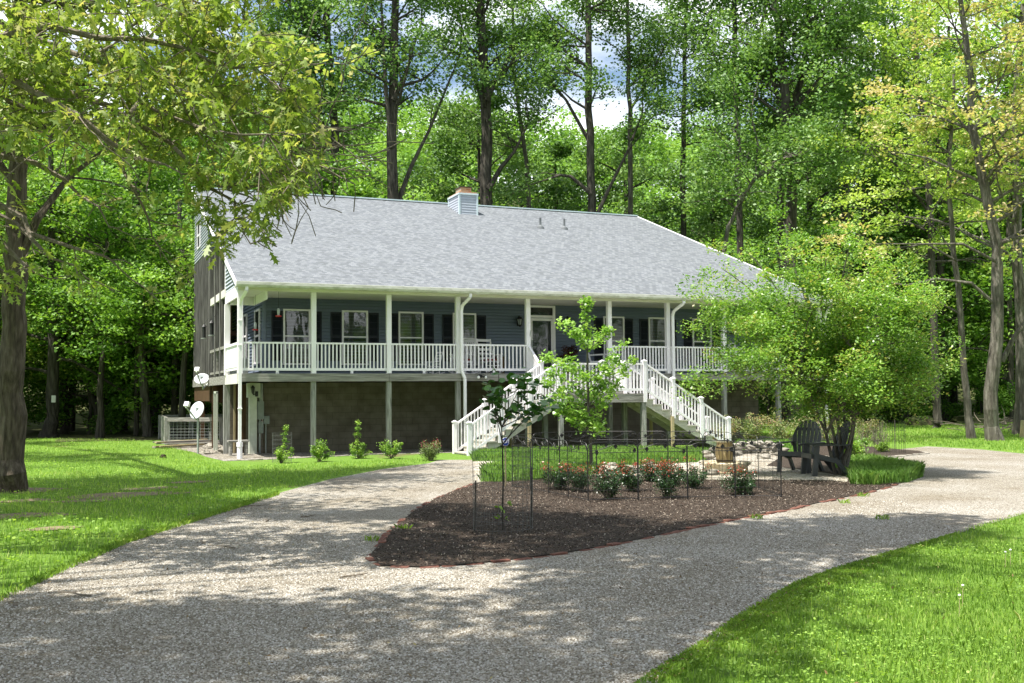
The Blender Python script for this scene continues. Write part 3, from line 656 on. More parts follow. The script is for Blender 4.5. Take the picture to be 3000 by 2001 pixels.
# windows of the side wall (facing left)
for y0, y1, z0, z1 in ((2.92, 3.86, 2.84, 4.52), (5.56, 6.34, 3.05, 4.55)):
    b = B(); x = XW - .02
    b.box(x - .05, x, y0, y1, z1 - .06, z1); b.box(x - .06, x, y0, y1, z0 - .05, z0); b.box(x - .05, x, y0, y0 + .06, z0, z1 - .06); b.box(x - .05, x, y1 - .06, y1, z0, z1 - .06)
    b.box(x - .04, x, y0 + .06, y1 - .06, (z0 + z1) / 2 - .03, (z0 + z1) / 2 + .03)
    wn = b.build('window', M_white, house)
    b = B(); b.box(x - .01, x - .004, y0 + .06, y1 - .06, z0, z1 - .06); b.build('dark_backing', M_glass_dark, wn)
    b = B(); b.add([(x - .03, y0 + .06, z0), (x - .03, y1 - .06, z0), (x - .03, y1 - .06, z1 - .06), (x - .03, y0 + .06, z1 - .06)], [(0, 1, 2, 3)]); b.build('pane', M_glass, wn)
b = B(); x = XG - .02; b.box(x - .04, x, 9.9, 9.97, 7.35, 8.35); b.box(x - .04, x, 10.75, 10.82, 7.35, 8.35); b.box(x - .04, x, 9.97, 10.75, 8.28, 8.35); b.box(x - .04, x, 9.97, 10.75, 7.82, 7.87); b.box(x - .04, x, 9.97, 10.75, 7.35, 7.4)
wn = b.build('window', M_white, house); b = B(); b.box(x - .012, x - .005, 9.97, 10.75, 7.4, 8.28); b.build('dark_backing', M_glass_dark, wn)
# front door with transom
b = B(); y = YW - .02
for x0, x1, z0, z1 in ((10.0, 10.09, DK, 4.80), (10.93, 11.02, DK, 4.80), (10.09, 10.93, 4.73, 4.80), (10.09, 10.93, 4.38, 4.46)): b.box(x0, x1, y - .06, y, z0, z1)
dr = b.build('door_frame', M_white, house)
b = B(); b.box(10.09, 10.93, y - .015, y - .008, 4.46, 4.73); b.build('transom', M_glass_dark, dr)
b = B(); b.add([(10.09, y - .03, 4.46), (10.93, y - .03, 4.46), (10.93, y - .03, 4.73), (10.09, y - .03, 4.73)], [(0, 1, 2, 3)]); b.build('pane', M_glass, dr)
b = B()
for x0, x1, z0, z1 in ((10.09, 10.16, DK + .02, 4.36), (10.86, 10.93, DK + .02, 4.36), (10.16, 10.86, 4.27, 4.36), (10.16, 10.86, DK + .02, DK + .2)): b.box(x0, x1, y - .045, y - .01, z0, z1)
door = b.build('storm_door', M_white, house)
b = B(); b.box(10.16, 10.86, y - .016, y - .008, DK + .2, 4.27)
for i in range(14): b.box(10.18 + i * .048, 10.19 + i * .048, y - .022, y - .016, DK + .3, 4.2)
b.build('inner_door', M_shutter, door)
b = B(); b.add([(10.16, y - .03, DK + .2), (10.86, y - .03, DK + .2), (10.86, y - .03, 4.27), (10.16, y - .03, 4.27)], [(0, 1, 2, 3)]); b.build('pane', M_glass, door)
b = B(); b.beam((10.13, y - .08, 3.35), (10.13, y - .08, 3.6), .02, .02); b.beam((10.13, y - .05, 3.37), (10.28, y - .09, 3.37), .02, .02); b.build('handle', M_galv, door)
# lanterns
def lantern(x, y, z, s=1.0, parent=house):
    b = B(); c = Vector((x, y - .14 * s, z))
    b.box(x - .04 * s, x + .04 * s, y - .02, y, z - .14 * s, z + .1 * s)
    b.tube([(x, y - .01, z + .06 * s), (x, y - .1 * s, z + .16 * s), (x, y - .14 * s, z + .13 * s)], .012 * s, 6)
    b.lathe(c, [(.0, .14 * s), (.05 * s, .12 * s), (.10 * s, .06 * s), (.10 * s, .05 * s)], 8)
    b.lathe(c, [(.055 * s, -.13 * s), (.065 * s, -.11 * s), (.02 * s, -.16 * s), (.0, -.19 * s)], 8)
    for k in range(6):
        t = math.pi / 3 * k; b.beam(c + Vector((.085 * s * math.cos(t), .085 * s * math.sin(t), .05 * s)), c + Vector((.055 * s * math.cos(t), .055 * s * math.sin(t), -.12 * s)), .012 * s, .012 * s)
    o = b.build('wall_lantern', M_blacklamp, parent)
    b = B(); b.lathe(c, [(.075 * s, .05 * s), (.048 * s, -.12 * s)], 8); b.build('lantern_glass', M_galv, o)
lantern(9.64, YW - .02, 4.24, 1.15); lantern(11.45, YW - .02, 4.26, 1.15)
# basement corner: pilaster, lantern box, door, meters
b = B(); b.box(.62, .84, 2.15, 2.4, -.1, 1.72); b.build('corner_pilaster', M_palegreen, house)
b = B(); b.box(.56, .93, 2.08, 2.42, 1.72, 2.16); lb = b.build('lantern_box', M_palegreen, house)
b = B(); x, y, z = .69, 2.08, 1.93
b.lathe((x, y - .09, z), [(0, .17), (.05, .12), (.075, .08)], 8); b.lathe((x, y - .09, z), [(.06, .08), (.035, -.08), (.0, -.12)], 8); b.tube([(x + .13, y - .02, z - .15), (x + .1, y - .09, z - .1), (x, y - .09, z - .12)], .02, 6); b.box(x + .08, x + .17, y - .03, y, z - .18, z - .02)
b.build('wall_lantern', M_blacklamp, lb)
b = B(); b.box(.86, 1.06, 2.2, 2.38, 1.05, 1.60); b.box(.90, 1.05, 2.22, 2.38, .62, .98); b.box(1.07, 1.24, 2.26, 2.38, .9, 1.15); b.lathe((.93, 2.2, 1.2), [(.0, .0)], 3)
mb = b.build('electric_meter', M_meter, house)
b = B(); b.tube([(.95, 2.3, 1.9), (.95, 2.3, -.05)], .035, 8); b.tube([(1.14, 2.32, .95), (1.14, 2.32, -.05)], .02, 8); b.tube([(1.0, 2.3, 2.15), (1.0, 2.3, 1.6)], .045, 8); b.build('conduit', M_galv, mb)
b = B(); b.box(.30, .62, 2.9, 2.96, -.05, 2.12); b.build('basement_door', M_brownwood, house)
b = B(); b.box(.06, .30, 3.0, 3.06, -.05, 2.15); b.box(.62, XW, 2.9, 2.96, -.05, 2.15); b.build('basement_return', M_block, house)
b = B(); b.box(.24, .30, 2.86, 2.92, -.1, 2.15); b.build('door_jamb', M_newwood, house)
b = B(); b.box(-.1, -.04, 5.0, 5.06, -.05, 1.9); b.box(-.1, -.04, 4.4, 4.46, -.05, 1.9); b.box(-.1, -.04, 4.4, 5.06, 1.86, 1.93); b.build('gate_frame', M_palegreen, house)
# motion light on the rim beam
c = onY(1402, 1102, -.06); b = B(); b.box(c.x + .01, c.x + .11, -.1, -.052, c.z - .05, c.z + .05)
for s in (-1, 1): b.tube([(c.x + .06 + s * .02, -.1, c.z), (c.x + .06 + s * .09, -.14, c.z - .02)], .018, 6); b.tube([(c.x + .06 + s * .10, -.12, c.z - .02), (c.x + .06 + s * .12, -.22, c.z - .04)], [.035, .055], 10)
ml = b.build('flood_light', M_blacklamp, house)
b = B()
for s in (-1, 1): b.tube([(c.x + .06 + s * .12, -.218, c.z - .04), (c.x + .06 + s * .122, -.236, c.z - .045)], [.050, .035], 10)
b.build('bulb', M_signwhite, ml)
# small hook marks on posts
b = B(); b.beam((9.03, -.04, 3.62), (9.05, -.06, 3.78), .015, .015); b.beam((9.02, -.04, 3.6), (9.05, -.08, 3.6), .015, .015); b.build('plant_hook', M_galv, house)
b = B(); b.beam((11.97, -.04, 3.6), (11.99, -.07, 3.7), .015, .015); b.build('plant_hook', M_galv, house)

# stairs ------------------------------------------------------------
ZL = 1.75; y0s, y1s = -2.2, -.95; xa, xb = 9.0, 11.92; x_l, x_r = 6.15, 14.97; zbot = -.1
def newel(x, y, z0, z1):
    b = B(); b.box(x - .055, x + .055, y - .055, y + .055, z0, z1 - .04); o = b.build('newel_post', M_white, house)
    b = B(); b.box(x - .075, x + .075, y - .075, y + .075, z1 - .04, z1 - .012); b.add([(x - .065, y - .065, z1 - .012), (x + .065, y - .065, z1 - .012), (x + .065, y + .065, z1 - .012), (x - .065, y + .065, z1 - .012), (x, y, z1 + .03)], [(0, 1, 4), (1, 2, 4), (2, 3, 4), (3, 0, 4)]); b.build('cap', M_white, o)
b = B(); b.box(xa - .05, xb + .05, y0s - .04, y1s + .02, ZL - .04, ZL); land = b.build('stair_landing', M_oldwood, house)
b = B(); b.box(xa - .03, xb + .03, y0s - .035, y0s + .005, ZL - .27, ZL - .043); b.box(xa - .03, xa + .01, y0s + .008, y1s, ZL - .27, ZL - .043); b.box(xb - .01, xb + .03, y0s + .008, y1s, ZL - .27, ZL - .043); b.build('landing_rim', M_oldwood, land)
def flight(x0, x1, name_lab):
    n = 11; dz = (ZL - zbot) / n; dx = (x1 - x0) / (n - 1)
    sg = 1 if x1 > x0 else -1; st = None
    for y in (y0s + .02, (y0s + y1s) / 2, y1s - .02):
        b = B()
        # sawtooth stringer
        lo = .24
        for i in range(n - 1):
            xA = x0 + dx * i; xB = x0 + dx * (i + 1); zt = ZL - dz * (i + 1) - .035
            b.add([(xA, y - .02, zt), (xB, y - .02, zt), (xB, y - .02, zt - lo - dz * .5), (xA, y - .02, zt - lo + dz * .5),
                   (xA, y + .02, zt), (xB, y + .02, zt), (xB, y + .02, zt - lo - dz * .5), (xA, y + .02, zt - lo + dz * .5)],
                  [(0, 1, 2, 3), (7, 6, 5, 4), (0, 4, 5, 1), (3, 2, 6, 7)])
        if st is None: st = b.build('stair_flight', M_stair, house); st['label'] = name_lab
        else: b.build('stringer', M_stair, st)
    for i in range(n - 1):
        xA = x0 + dx * i; xB = x0 + dx * (i + 1); zt = ZL - dz * (i + 1)
        b = B(); lo_, hi_ = sorted((xA - sg * .0, xB + sg * .03)); b.box(lo_, hi_, y0s - .03, y1s + .03, zt - .035, zt); b.build('tread', M_stair, st)
        b = B(); b.box(xA - .01, xA + .01, y0s + .045, y1s - .045, zt + .001, zt + dz - .037); b.build('riser', M_stair, st)
    b = B(); b.box(x1 - .01, x1 + .01, y0s + .045, y1s - .045, zbot - .05, zbot + dz - .037); b.build('riser', M_stair, st)
    for y in (y0s, y1s):
        k = 3; P = [(x0 + (x1 - x0) * t / k) for t in range(k + 1)]
        for i in range(1, k + 1):
            z = ZL + (zbot - ZL) * i / k + (.08 if i < k else .05); newel(P[i], y, z - (.25 if i < k else .3), z + 1.02)
        for i in range(k):
            a = Vector((P[i] + sg * .055, y, ZL + (zbot - ZL) * (P[i] + sg * .055 - x0) / (x1 - x0))); c = Vector((P[i + 1] - sg * .055, y, ZL + (zbot - ZL) * (P[i + 1] - sg * .055 - x0) / (x1 - x0)))
            railing(a, c, .97, .12, 8, foot=False)
flight(xa, x_l, 'white and grey wooden stair flight going down to the left')
flight(xb, x_r, 'white and grey wooden stair flight going down to the right')
for x in (xa, xb):
    newel(x, y1s, ZL - .05, ZL + 1.02); newel(x, y0s, ZL - .27, ZL + 1.02)
    railing((x, -.05, DK), (x, y1s + .055, ZL + .03), .86, .1, 8, foot=False)
railing((xa + .055, y0s, ZL), (xb - .055, y0s, ZL), .93, .09, 22, foot=True)
newel(10.46, y0s, ZL, ZL + 1.0)
for i in range(3):
    z = DK - .165 * (i + 1); yA = -.05 - .3 * i
    b = B(); b.box(xa + .06, xb - .06, yA - .30, yA, z - .035, z); b.build('tread', M_oldwood, land)
    b = B(); b.box(xa + .06, xb - .06, yA - .01, yA + .01, z + .001, z + .128); b.build('riser', M_oldwood, land)
b = B(); b.box(xa + .06, xb - .06, -.96, -.94, ZL + .001, ZL + .13); b.build('riser', M_oldwood, land)
for x, y, mt_ in ((xa + .08, y0s + .06, M_oldpost), (xb - .02, y0s + .06, M_oldpost), (xa + .08, y1s - .06, M_oldpost), (xb - .06, y1s - .06, M_oldpost)):
    b = B(); b.box(x - .07, x + .07, y - .07, y + .07, -.15, ZL - .275); b.build('support_post', mt_, house)
for x, z in ((8.02, .98), (12.88, .98)):
    b = B(); b.box(x - .045, x + .045, y0s - .075, y0s - .003, -.1, z + .05); b.build('support_post', M_newwood, house)
    b = B(); b.box(x - .045, x + .045, y1s + .003, y1s + .075, -.1, z + .05); b.build('support_post', M_newwood, house)
# ------------------------------------------------------------------ things on the porch
def rocker(name, label, x, y, rz, s=1.0, back='vert', group='white rocking chairs on the porch'):
    root = thing(name, label, 'chair', (x, y, DK), group); o = Vector((x, y, DK))
    def P(a, c, z): return o + Vector((a * s, c * s, z * s))
    def part(n, f):
        b = B(); f(b); return b.build(n, M_white, root)
    for sx in (-.25, .25):
        part('rocker', lambda b: [b.beam(P(sx, yy, zz), P(sx, yy2, zz2), .03 * s, .03 * s) for (yy, zz), (yy2, zz2) in zip([(-.42, .09), (-.2, .03), (.05, .015), (.3, .04), (.52, .10)], [(-.2, .03), (.05, .015), (.3, .04), (.52, .10), (.55, .11)])])
        part('leg', lambda b: b.beam(P(sx, -.22, .04), P(sx, -.22, .64), .04 * s, .04 * s))
        part('leg', lambda b: b.beam(P(sx, .2, .03), P(sx, .2, .40), .04 * s, .04 * s))
        part('arm', lambda b: b.beam(P(sx * 1.1, -.3, .65), P(sx, .27, .62), .09 * s, .025 * s))
    part('seat', lambda b: [b.box(o.x - .25 * s, o.x + .25 * s, o.y + yy * s, o.y + (yy + .055) * s, o.z + .41 * s, o.z + .43 * s) for yy in (-.27, -.20, -.13, -.06, .01, .08, .15)] + [b.beam(P(sx, -.27, .395), P(sx, .22, .385), .03 * s, .05 * s) for sx in (-.24, .24)])
    def bk(b):
        for sx in (-.25, .25): b.beam(P(sx, .2, .38), P(sx, .42, 1.16), .04 * s, .035 * s)
        if back == 'vert':
            for k in range(6): b.beam(P(-.18 + k * .072, .21, .45), P(-.18 + k * .072, .405, 1.09), .04 * s, .015 * s)
            b.beam(P(-.24, .405, 1.10), P(.24, .405, 1.10), .03 * s, .09 * s)
        else:
            for k in range(5): t = .18 + k * .19; b.beam(P(-.24, .2 + .22 * t, .38 + .78 * t), P(.24, .2 + .22 * t, .38 + .78 * t), .02 * s, .08 * s)
    part('backrest', bk)
    part('stretcher', lambda b: [b.beam(P(-.25, yy, zz), P(.25, yy, zz), .022 * s, .022 * s) for yy, zz in ((-.22, .18), (-.22, .28), (.2, .2))])
    root.rotation_euler.z = rz; return root
rocker('rocking_chair', 'small child-size white rocking chair behind the railing near the left downspout', 6.2, 1.2, R_(-70), .62, 'ladder')
rocker('rocking_chair', 'white slatted rocking chair with red cushion just right of the left-centre porch downspout', 7.25, 1.35, R_(-55), 1.0)
rocker('rocking_chair', 'white ladder-back rocking chair with red cushion facing the front railing', 8.25, 1.5, R_(8), 1.02, 'ladder')
rocker('rocking_chair', 'white rocking chair partly hidden behind the fan-leaved tree right of the front door', 12.15, 1.4, R_(60), 1.05)
rocker('rocking_chair', 'white rocking chair with red cushion at the right end of the porch', 17.9, 1.2, R_(30), 1.0)
for x, y, rz, lb in ((7.25, 1.35, -55, 'red seat cushion on the slatted white rocker by the downspout'), (8.25, 1.5, 8, 'red seat cushion on the ladder-back white rocker'), (17.9, 1.2, 30, 'red seat cushion on the rocker at the right end of the porch')):
    b = B(); b.box(x - .22, x + .22, y - .24, y + .18, DK + .432, DK + .50); o = b.build('seat_cushion', M_red, None, bevel=.02); setp(o, lb, 'cushion', 'red cushions on the rocking chairs')
    me = o.data; o.location = (x, y, 0)
    for v in me.vertices: v.co.x -= x; v.co.y -= y
    o.rotation_euler.z = R_(rz)
# plant pot with dark red flowers right of the door
p = Vector((11.35, 1.9, DK)); pot = thing('potted_plant', 'pot of dark red flowers standing right of the front door', 'plant', p)
b = B(); b.lathe(p, [(.0, .0), (.16, .0), (.22, .36), (.25, .38), (.25, .42), (.21, .42), (.2, .38), (0, .38)], 16); b.build('pot', M_clay, pot, smooth=False)
C_, T_ = clusters([p + Vector((rnd.uniform(-.25, .25), rnd.uniform(-.2, .2), rnd.uniform(.5, .95))) for _ in range(26)], 1500, .13); leaves('foliage', C_, .05, LF_mum, pot, T_)
p = Vector((8.75, 1.9, DK)); pot = thing('planter', 'brown cylindrical planter in the corner left of the front door', 'planter', p)
b = B(); b.lathe(p, [(.0, .0), (.17, .0), (.19, .55), (.21, .55), (.21, .60), (.17, .60), (.16, .5), (0, .5)], 16); b.build('planter_body', M_brownwood, pot)
b = B(); b.lathe(p, [(.0, .52), (.16, .52)], 12); b.build('soil', M_soil, pot)
# orange toy and red cart behind the right railing
p = onY(2077, 1008, 1.2); b = B(); b.box(p.x - .22, p.x + .2, 1.0, 1.4, DK + .03, DK + .82); o = b.build('seat_box', M_shutter, None); setp(o, 'dark box under the orange cushion behind the right railing', 'box')
b = B(); b.box(p.x - .24, p.x + .22, .98, 1.42, DK + .822, DK + .93); o = b.build('orange_cushion', M_orange, None, bevel=.04); setp(o, 'orange cushion seen above the right-hand porch railing', 'cushion')
# grill-like grey box at the left end of the porch
b = B(); p = Vector((.45, 3.6, DK)); ck = thing('storage_box', 'pale grey storage box at the left end of the porch', 'box', p); b.box(.25, .75, 3.3, 3.9, DK + .03, DK + .52); b.build('box_body', M_galv, ck, bevel=.02); b = B(); b.box(.23, .77, 3.28, 3.92, DK + .523, DK + .57); b.build('lid', M_dish, ck)
# hummingbird feeders
def feeder(x, y, z, lab, top):
    p = Vector((x, y, z)); t = thing('bird_feeder', lab, 'bird feeder', p, 'hummingbird feeders hanging under the porch roof')
    b = B(); b.lathe(p, [(.0, .0), (.04, .0), (.035, .05), (.045, .17), (.02, .22), (.0, .22)], 10); b.build('nectar_jar', M_dish, t, smooth=True)
    b = B(); b.lathe(p, [(.0, -.03), (.08, -.03), (.095, .0), (.04, .015), (0, .015)], 12); b.build('red_base', M_redgloss, t)
    b = B(); b.tube([p + Vector((0, 0, .22)), Vector((x, y, top))], .004, 4); b.build('hanging_wire', M_black, t)
q = onY(816, 1, 1.0)
feeder(onY(816, 925, .4).x, .4, onY(816, 925, .4).z, 'clear feeder with a red base hanging in front of the leftmost window', CEIL)
feeder(onY(748, 965, 1.6).x, 1.6, onY(748, 965, 1.6).z, 'clear feeder with a red base hanging by the side wall windows', CEIL)
def tubefeeder(px, py, x, lab):
    p = onX(px, py, x); t = thing('bird_feeder', lab, 'bird feeder', p)
    b = B(); b.lathe(p, [(0, -.2), (.06, -.2), (.06, .16), (.09, .17), (.02, .26), (0, .27)], 10); b.build('seed_tube', M_black, t)
    b = B(); b.lathe(p, [(0, -.24), (.11, -.24), (.11, -.22), (0, -.22)], 12); b.build('perch_tray', M_galv, t)
    b = B(); b.tube([p + Vector((0, 0, .27)), p + Vector((.2, 0, .55)), p + Vector((.3, 0, .45))], .006, 4); b.build('hanging_hook', M_black, t)
tubefeeder(620, 962, -.2, 'black tube feeder hanging in front of the screened side porch')
tubefeeder(598, 972, -.2, 'small dark lantern-shaped feeder hanging in front of the grey board wall')

# ------------------------------------------------------------------ satellite dishes
def dish(c, face, rx, rz_, label, base=None, mount=None):
    c = Vector(c); n = Vector(face).normalized(); sd = n.cross(Vector((0, 0, 1))).normalized(); up = sd.cross(n).normalized()
    root = thing('satellite_dish', label, 'satellite dish', base if base is not None else c)
    b = B(); K = 28; R = 6; vs = []; fs = []
    for off in (0, -.012):
        for i in range(R + 1):
            r = i / R
            for j in range(K):
                t = 2 * math.pi * j / K; vs.append(c + sd * (rx * r * math.cos(t)) + up * (rz_ * r * math.sin(t)) + n * (.07 * r * r + off))
    for k in range(2):
        o = k * (R + 1) * K
        for i in range(R):
            for j in range(K):
                f = (o + i * K + j, o + i * K + (j + 1) % K, o + (i + 1) * K + (j + 1) % K, o + (i + 1) * K + j); fs.append(f)
    for j in range(K): fs.append((R * K + j, R * K + (j + 1) % K, (2 * R + 1) * K + (j + 1) % K, (2 * R + 1) * K + j))
    b.add(vs, fs); b.build('reflector', M_dish, root, smooth=True)
    foot = c - up * rz_ * .95; tip = c - up * rz_ * .45 + n * .62 - sd * .0
    b = B(); b.beam(foot - n * .05, tip, .035, .035); b.build('feed_arm', M_galv, root)
    b = B(); b.beam(tip - n * .02 + up * .02, tip - n * .02 + up * .17, .16, .10, up=n); b.build('receiver', M_signwhite, root, bevel=.01)
    b = B(); b.box(c.x - .05, c.x + .05, c.y + .02, c.y + .14, c.z - .12, c.z + .1); b.build('bracket', M_galv, root)
    b = B()
    if base is not None: b.tube([Vector(base) + Vector((0, 0, -.1)), (base[0], base[1], c.z - .05), c - n * .06], .032, 10)
    else: b.tube([c - n * .05, c - n * .12 + Vector((0, 0, -.25)), mount], .03, 8)
    b.build('mast', M_galv, root)
pb = (-.82, 3.07, 0); dc = atd(580, 1204, depth((-.82, 3.07, 1.4)))
dish(dc, (-.62, -.72, .42), .235, .29, 'white satellite dish on a galvanised pole standing in the side lawn', base=(dc.x + .02, dc.y + .12, 0))
dc = atd(592, 1112, depth((-.25, 6.9, 2.1)))
dish(dc, (-.35, -.75, .55), .26, .21, 'white satellite dish fixed to the edge of the side deck', mount=Vector((-.05, 7.1, 2.2)))

# ------------------------------------------------------------------ wooden pen behind the corner
pen = thing('wooden_pen', 'low weathered timber pen with wire mesh beside the left end of the house', 'fence', (-1.1, 10.2, 0))
A = gr(490, 1303); Bq = gr(650, 1303); Cq = gr(470, 1285); Dq = gr(650, 1281)
for p in (A, Cq, (A + Cq) / 2, Bq, (Cq + Dq) / 2, Dq, gr(622, 1298)):
    b = B(); b.box(p.x - .09, p.x + .09, p.y - .09, p.y + .09, -.05, 1.0); b.build('pen_post', M_oldpost, pen)
for a, c in ((A, Bq), (Cq, Dq), (A, Cq)):
    b = B(); b.beam((a.x, a.y - .1, .93), (c.x, c.y - .1, .93), .04, .15); b.build('pen_rail', M_oldwood, pen)
    b = B(); b.beam((a.x, a.y - .1, .12), (c.x, c.y - .1, .12), .04, .13); b.build('pen_rail', M_oldwood, pen)
    b = B()
    for k in range(6): z = .25 + k * .11; b.tube([(a.x, a.y - .05, z), (c.x, c.y - .05, z)], .004, 4)
    n = 14
    for k in range(n): p = Vector(a).lerp(Vector(c), (k + .5) / n); b.tube([(p.x, p.y - .05, .2), (p.x, p.y - .05, .88)], .004, 4)
    b.build('wire_mesh', M_galv, pen)
b = B()
for k in range(9): p = Vector(A).lerp(Vector(Cq), (k + .5) / 9); b.box(p.x - .015, p.x + .015, p.y - .06, p.y + .06, .1, .95)
b.build('slat_panel', M_oldwood, pen)
for k in range(8):
    a = gr(452 + rnd.uniform(-4, 30), 1313 + rnd.uniform(-5, 4)); c = gr(630 - rnd.uniform(0, 40), 1306 + rnd.uniform(-4, 5)); z = .04 + .05 * (k // 2)
    b = B(); b.beam((a.x, a.y, z), (c.x, c.y, z + .02), .14, .04); o = b.build('loose_plank', [M_newwood, M_oldwood, M_brownwood][k % 3], None)
    setp(o, 'loose weathered plank lying in a low pile in front of the timber pen', 'plank', 'planks piled on the grass by the pen')
for k in range(14):
    p = gr(rnd.uniform(600, 660), rnd.uniform(1308, 1335)); b = B(); r = rnd.uniform(.08, .22); b.blob((p.x, p.y, r * .3), r, r * .8, r * .55, k, .3); o = b.build('rock', M_rock, None)
    setp(o, 'pale broken rock in the rubble beside the left corner post', 'rock', 'rubble rocks by the left corner post')
# little bench between the corner posts
bn = thing('step_stool', 'small weathered wooden step between the left corner posts', 'stool', (-.02, 1.6, 0))
b = B(); b.box(-.1, .5, 1.4, 1.8, .40, .45); b.build('step_top', M_oldwood, bn)
for x in (-.05, .4):
    b = B(); b.box(x, x + .06, 1.42, 1.78, -.02, .40); b.build('leg', M_oldwood, bn)

# ------------------------------------------------------------------ black garden fence
fpts = [(1501, 1432), (1555, 1441), (1608, 1450), (1665, 1462), (1723, 1475), (1870, 1470), (2015, 1466), (2155, 1463), (2290, 1463), (2223, 1437), (2150, 1412), (2061, 1406), (1958, 1403), (1870, 1402), (1748, 1402), (1640, 1405), (1560, 1412)]
fp = [gr(*p) for p in fpts]
fence = thing('garden_fence', 'black wire garden fence with arched leaf-scroll tops around the rose bed', 'fence', (fp[4].x, fp[4].y, 0))
HF = .97
def panel(a, c, seed):
    q = random.Random(seed); a = Vector((a.x, a.y, 0)); c = Vector((c.x, c.y, 0)); u = (c - a); Lp = u.length; u.normalize(); a2 = a + u * .006; Lq = Lp - .012
    P = lambda s, z: a2 + u * s + Vector((0, 0, z)); hr = HF - .17; b = B(); r = .12
    arc = [P(0, .03), P(0, hr)] + [P(r - r * math.cos(t), HF - r + r * math.sin(t)) for t in np.linspace(0, math.pi / 2, 6)] + [P(Lq - r + r * math.sin(t), HF - r + r * math.cos(t)) for t in np.linspace(0, math.pi / 2, 6)] + [P(Lq, hr), P(Lq, .03)]
    b.tube(arc, .0062, 6); b.tube([P(0, hr), P(Lq, hr)], .0055, 6); b.tube([P(0, .06), P(Lq, .06)], .0055, 6)
    fr = b.build('fence_panel', M_black, fence); b = B(); n = max(3, int(Lq / .065)); 
    for i in range(1, n): b.tube([P(Lq * i / n, .0), P(Lq * i / n, hr)], .0021 if i % 4 else .003, 4, cap=False)
    for z in (.2, .42, .62): b.tube([P(0, z), P(Lq, z)], .0026, 4, cap=False)
    b.build('wire_infill', M_black, fr)
    b = B(); zz = lambda t: hr + .085 + .05 * math.sin(t * math.pi * 2 + seed)
    b.tube([P(Lq * t, zz(t)) for t in np.linspace(.03, .97, 14)], .0062, 5)
    for k in range(5):
        t = .12 + .19 * k; s = 1 if k % 2 else -1; c0 = P(Lq * t, zz(t)); b.tube([c0 + u * (.05 * math.cos(w_) * (1 - w_ / 9)) + Vector((0, 0, s * .035 + .035 * -s * math.cos(w_ * .9))) for w_ in np.linspace(0, 4.4, 8)], .0035, 4)
        l = P(Lq * (t + .06), zz(t + .06) + s * .035); w2 = .045; b.add([l - u * .035, l + Vector((0, 0, w2)) + Vector((.004, -.004, 0)), l + u * .035, l - Vector((0, 0, w2))], [(0, 1, 2, 3)])
    b.build('leaf_scroll', M_black, fr)
for i in range(len(fp)):
    panel(fp[i], fp[(i + 1) % len(fp)], i)
    b = B(); p = fp[i]; b.tube([(p.x, p.y, -.1), (p.x, p.y, .84)], .0045, 6); b.build('fence_post', M_black, fence)

# tree guards of thin wire
def cage(c, r, h, label, stakes, mt_=M_wire, wr=.0016, step=.11):
    c = Vector(c); root = thing('tree_guard', label, 'wire cage', c); b = B(); K = 30
    for k in range(K):
        t = 2 * math.pi * k / K; b.tube([c + Vector((r * math.cos(t), r * math.sin(t), 0)), c + Vector((r * math.cos(t) * 1.02, r * math.sin(t) * 1.02, h))], wr, 4, cap=False)
    z = .05
    while z < h: b.tube([c + Vector((r * math.cos(t), r * math.sin(t), z)) for t in np.linspace(0, 2 * math.pi, 33)], wr, 4, cap=False); z += step
    b.build('wire_cylinder', mt_, root)
    for (sx, sy, sh) in stakes:
        b = B(); b.tube([c + Vector((sx, sy, -.1)), c + Vector((sx + .02, sy, sh))], .011, 6); b.build('stake', M_barkd, root)
SAP = gr(1474, 1557)
cage(SAP, .38, 1.08, 'thin wire guard with stakes around the sapling in the dark mulch', [(-.37, .05, .66), (.40, .02, .80)])
C2 = gr(2607, 1328); cage(C2, .42, .92, 'dark wire guard around a small plant in the right side bed', [(.2, .02, .95)], M_black, .0028, .3)

# round blue yard sign
sp_ = onY(1481, 1294, -12.2); sg_ = thing('yard_sign', 'round blue security sign with white letters on a thin stake behind the sapling', 'sign', (sp_.x, sp_.y, 0))
def oct_(b, c, r, y0, y1, k=8):
    vs = [(c.x + r * math.cos(math.pi / k + 2 * math.pi * i / k), y, c.z + r * math.sin(math.pi / k + 2 * math.pi * i / k)) for y in (y0, y1) for i in range(k)]
    b.add(vs, [tuple(range(k)), tuple(k + i for i in reversed(range(k)))] + [(i, k + i, k + (i + 1) % k, (i + 1) % k) for i in range(k)])
b = B(); oct_(b, sp_, .085, sp_.y + .003, sp_.y + .012); bd = b.build('sign_border', M_signwhite, sg_)
b = B(); oct_(b, sp_, .077, sp_.y - .001, sp_.y + .0028); b.build('sign_face', M_blue, bd)
b = B(); b.box(sp_.x - .012, sp_.x + .012, sp_.y + .013, sp_.y + .025, -.1, sp_.z + .02); b.build('stake', M_newwood, sg_)
fc = bpy.data.curves.new('lettering', 'FONT'); fc.body = 'ADT'; fc.size = .075; fc.extrude = .001; fc.align_x = 'CENTER'; fc.align_y = 'CENTER'; fc.materials.append(M_signwhite); fc.offset = .0016
fo = bpy.data.objects.new('lettering', fc); COL.objects.link(fo); fo.parent = sg_; fo.location = (0, -.003, sp_.z); fo.rotation_euler = (R_(90), 0, 0); fo.scale = (1, 1.15, 1)
bpy.context.view_layer.update()
lm = bpy.data.meshes.new_from_object(fo.evaluated_get(bpy.context.evaluated_depsgraph_get())); fo2 = bpy.data.objects.new('lettering', lm); COL.objects.link(fo2); fo2.parent = sg_; fo2.location = fo.location; fo2.rotation_euler = fo.rotation_euler; fo2.scale = fo.scale; bpy.data.objects.remove(fo); fo2.name = 'lettering'

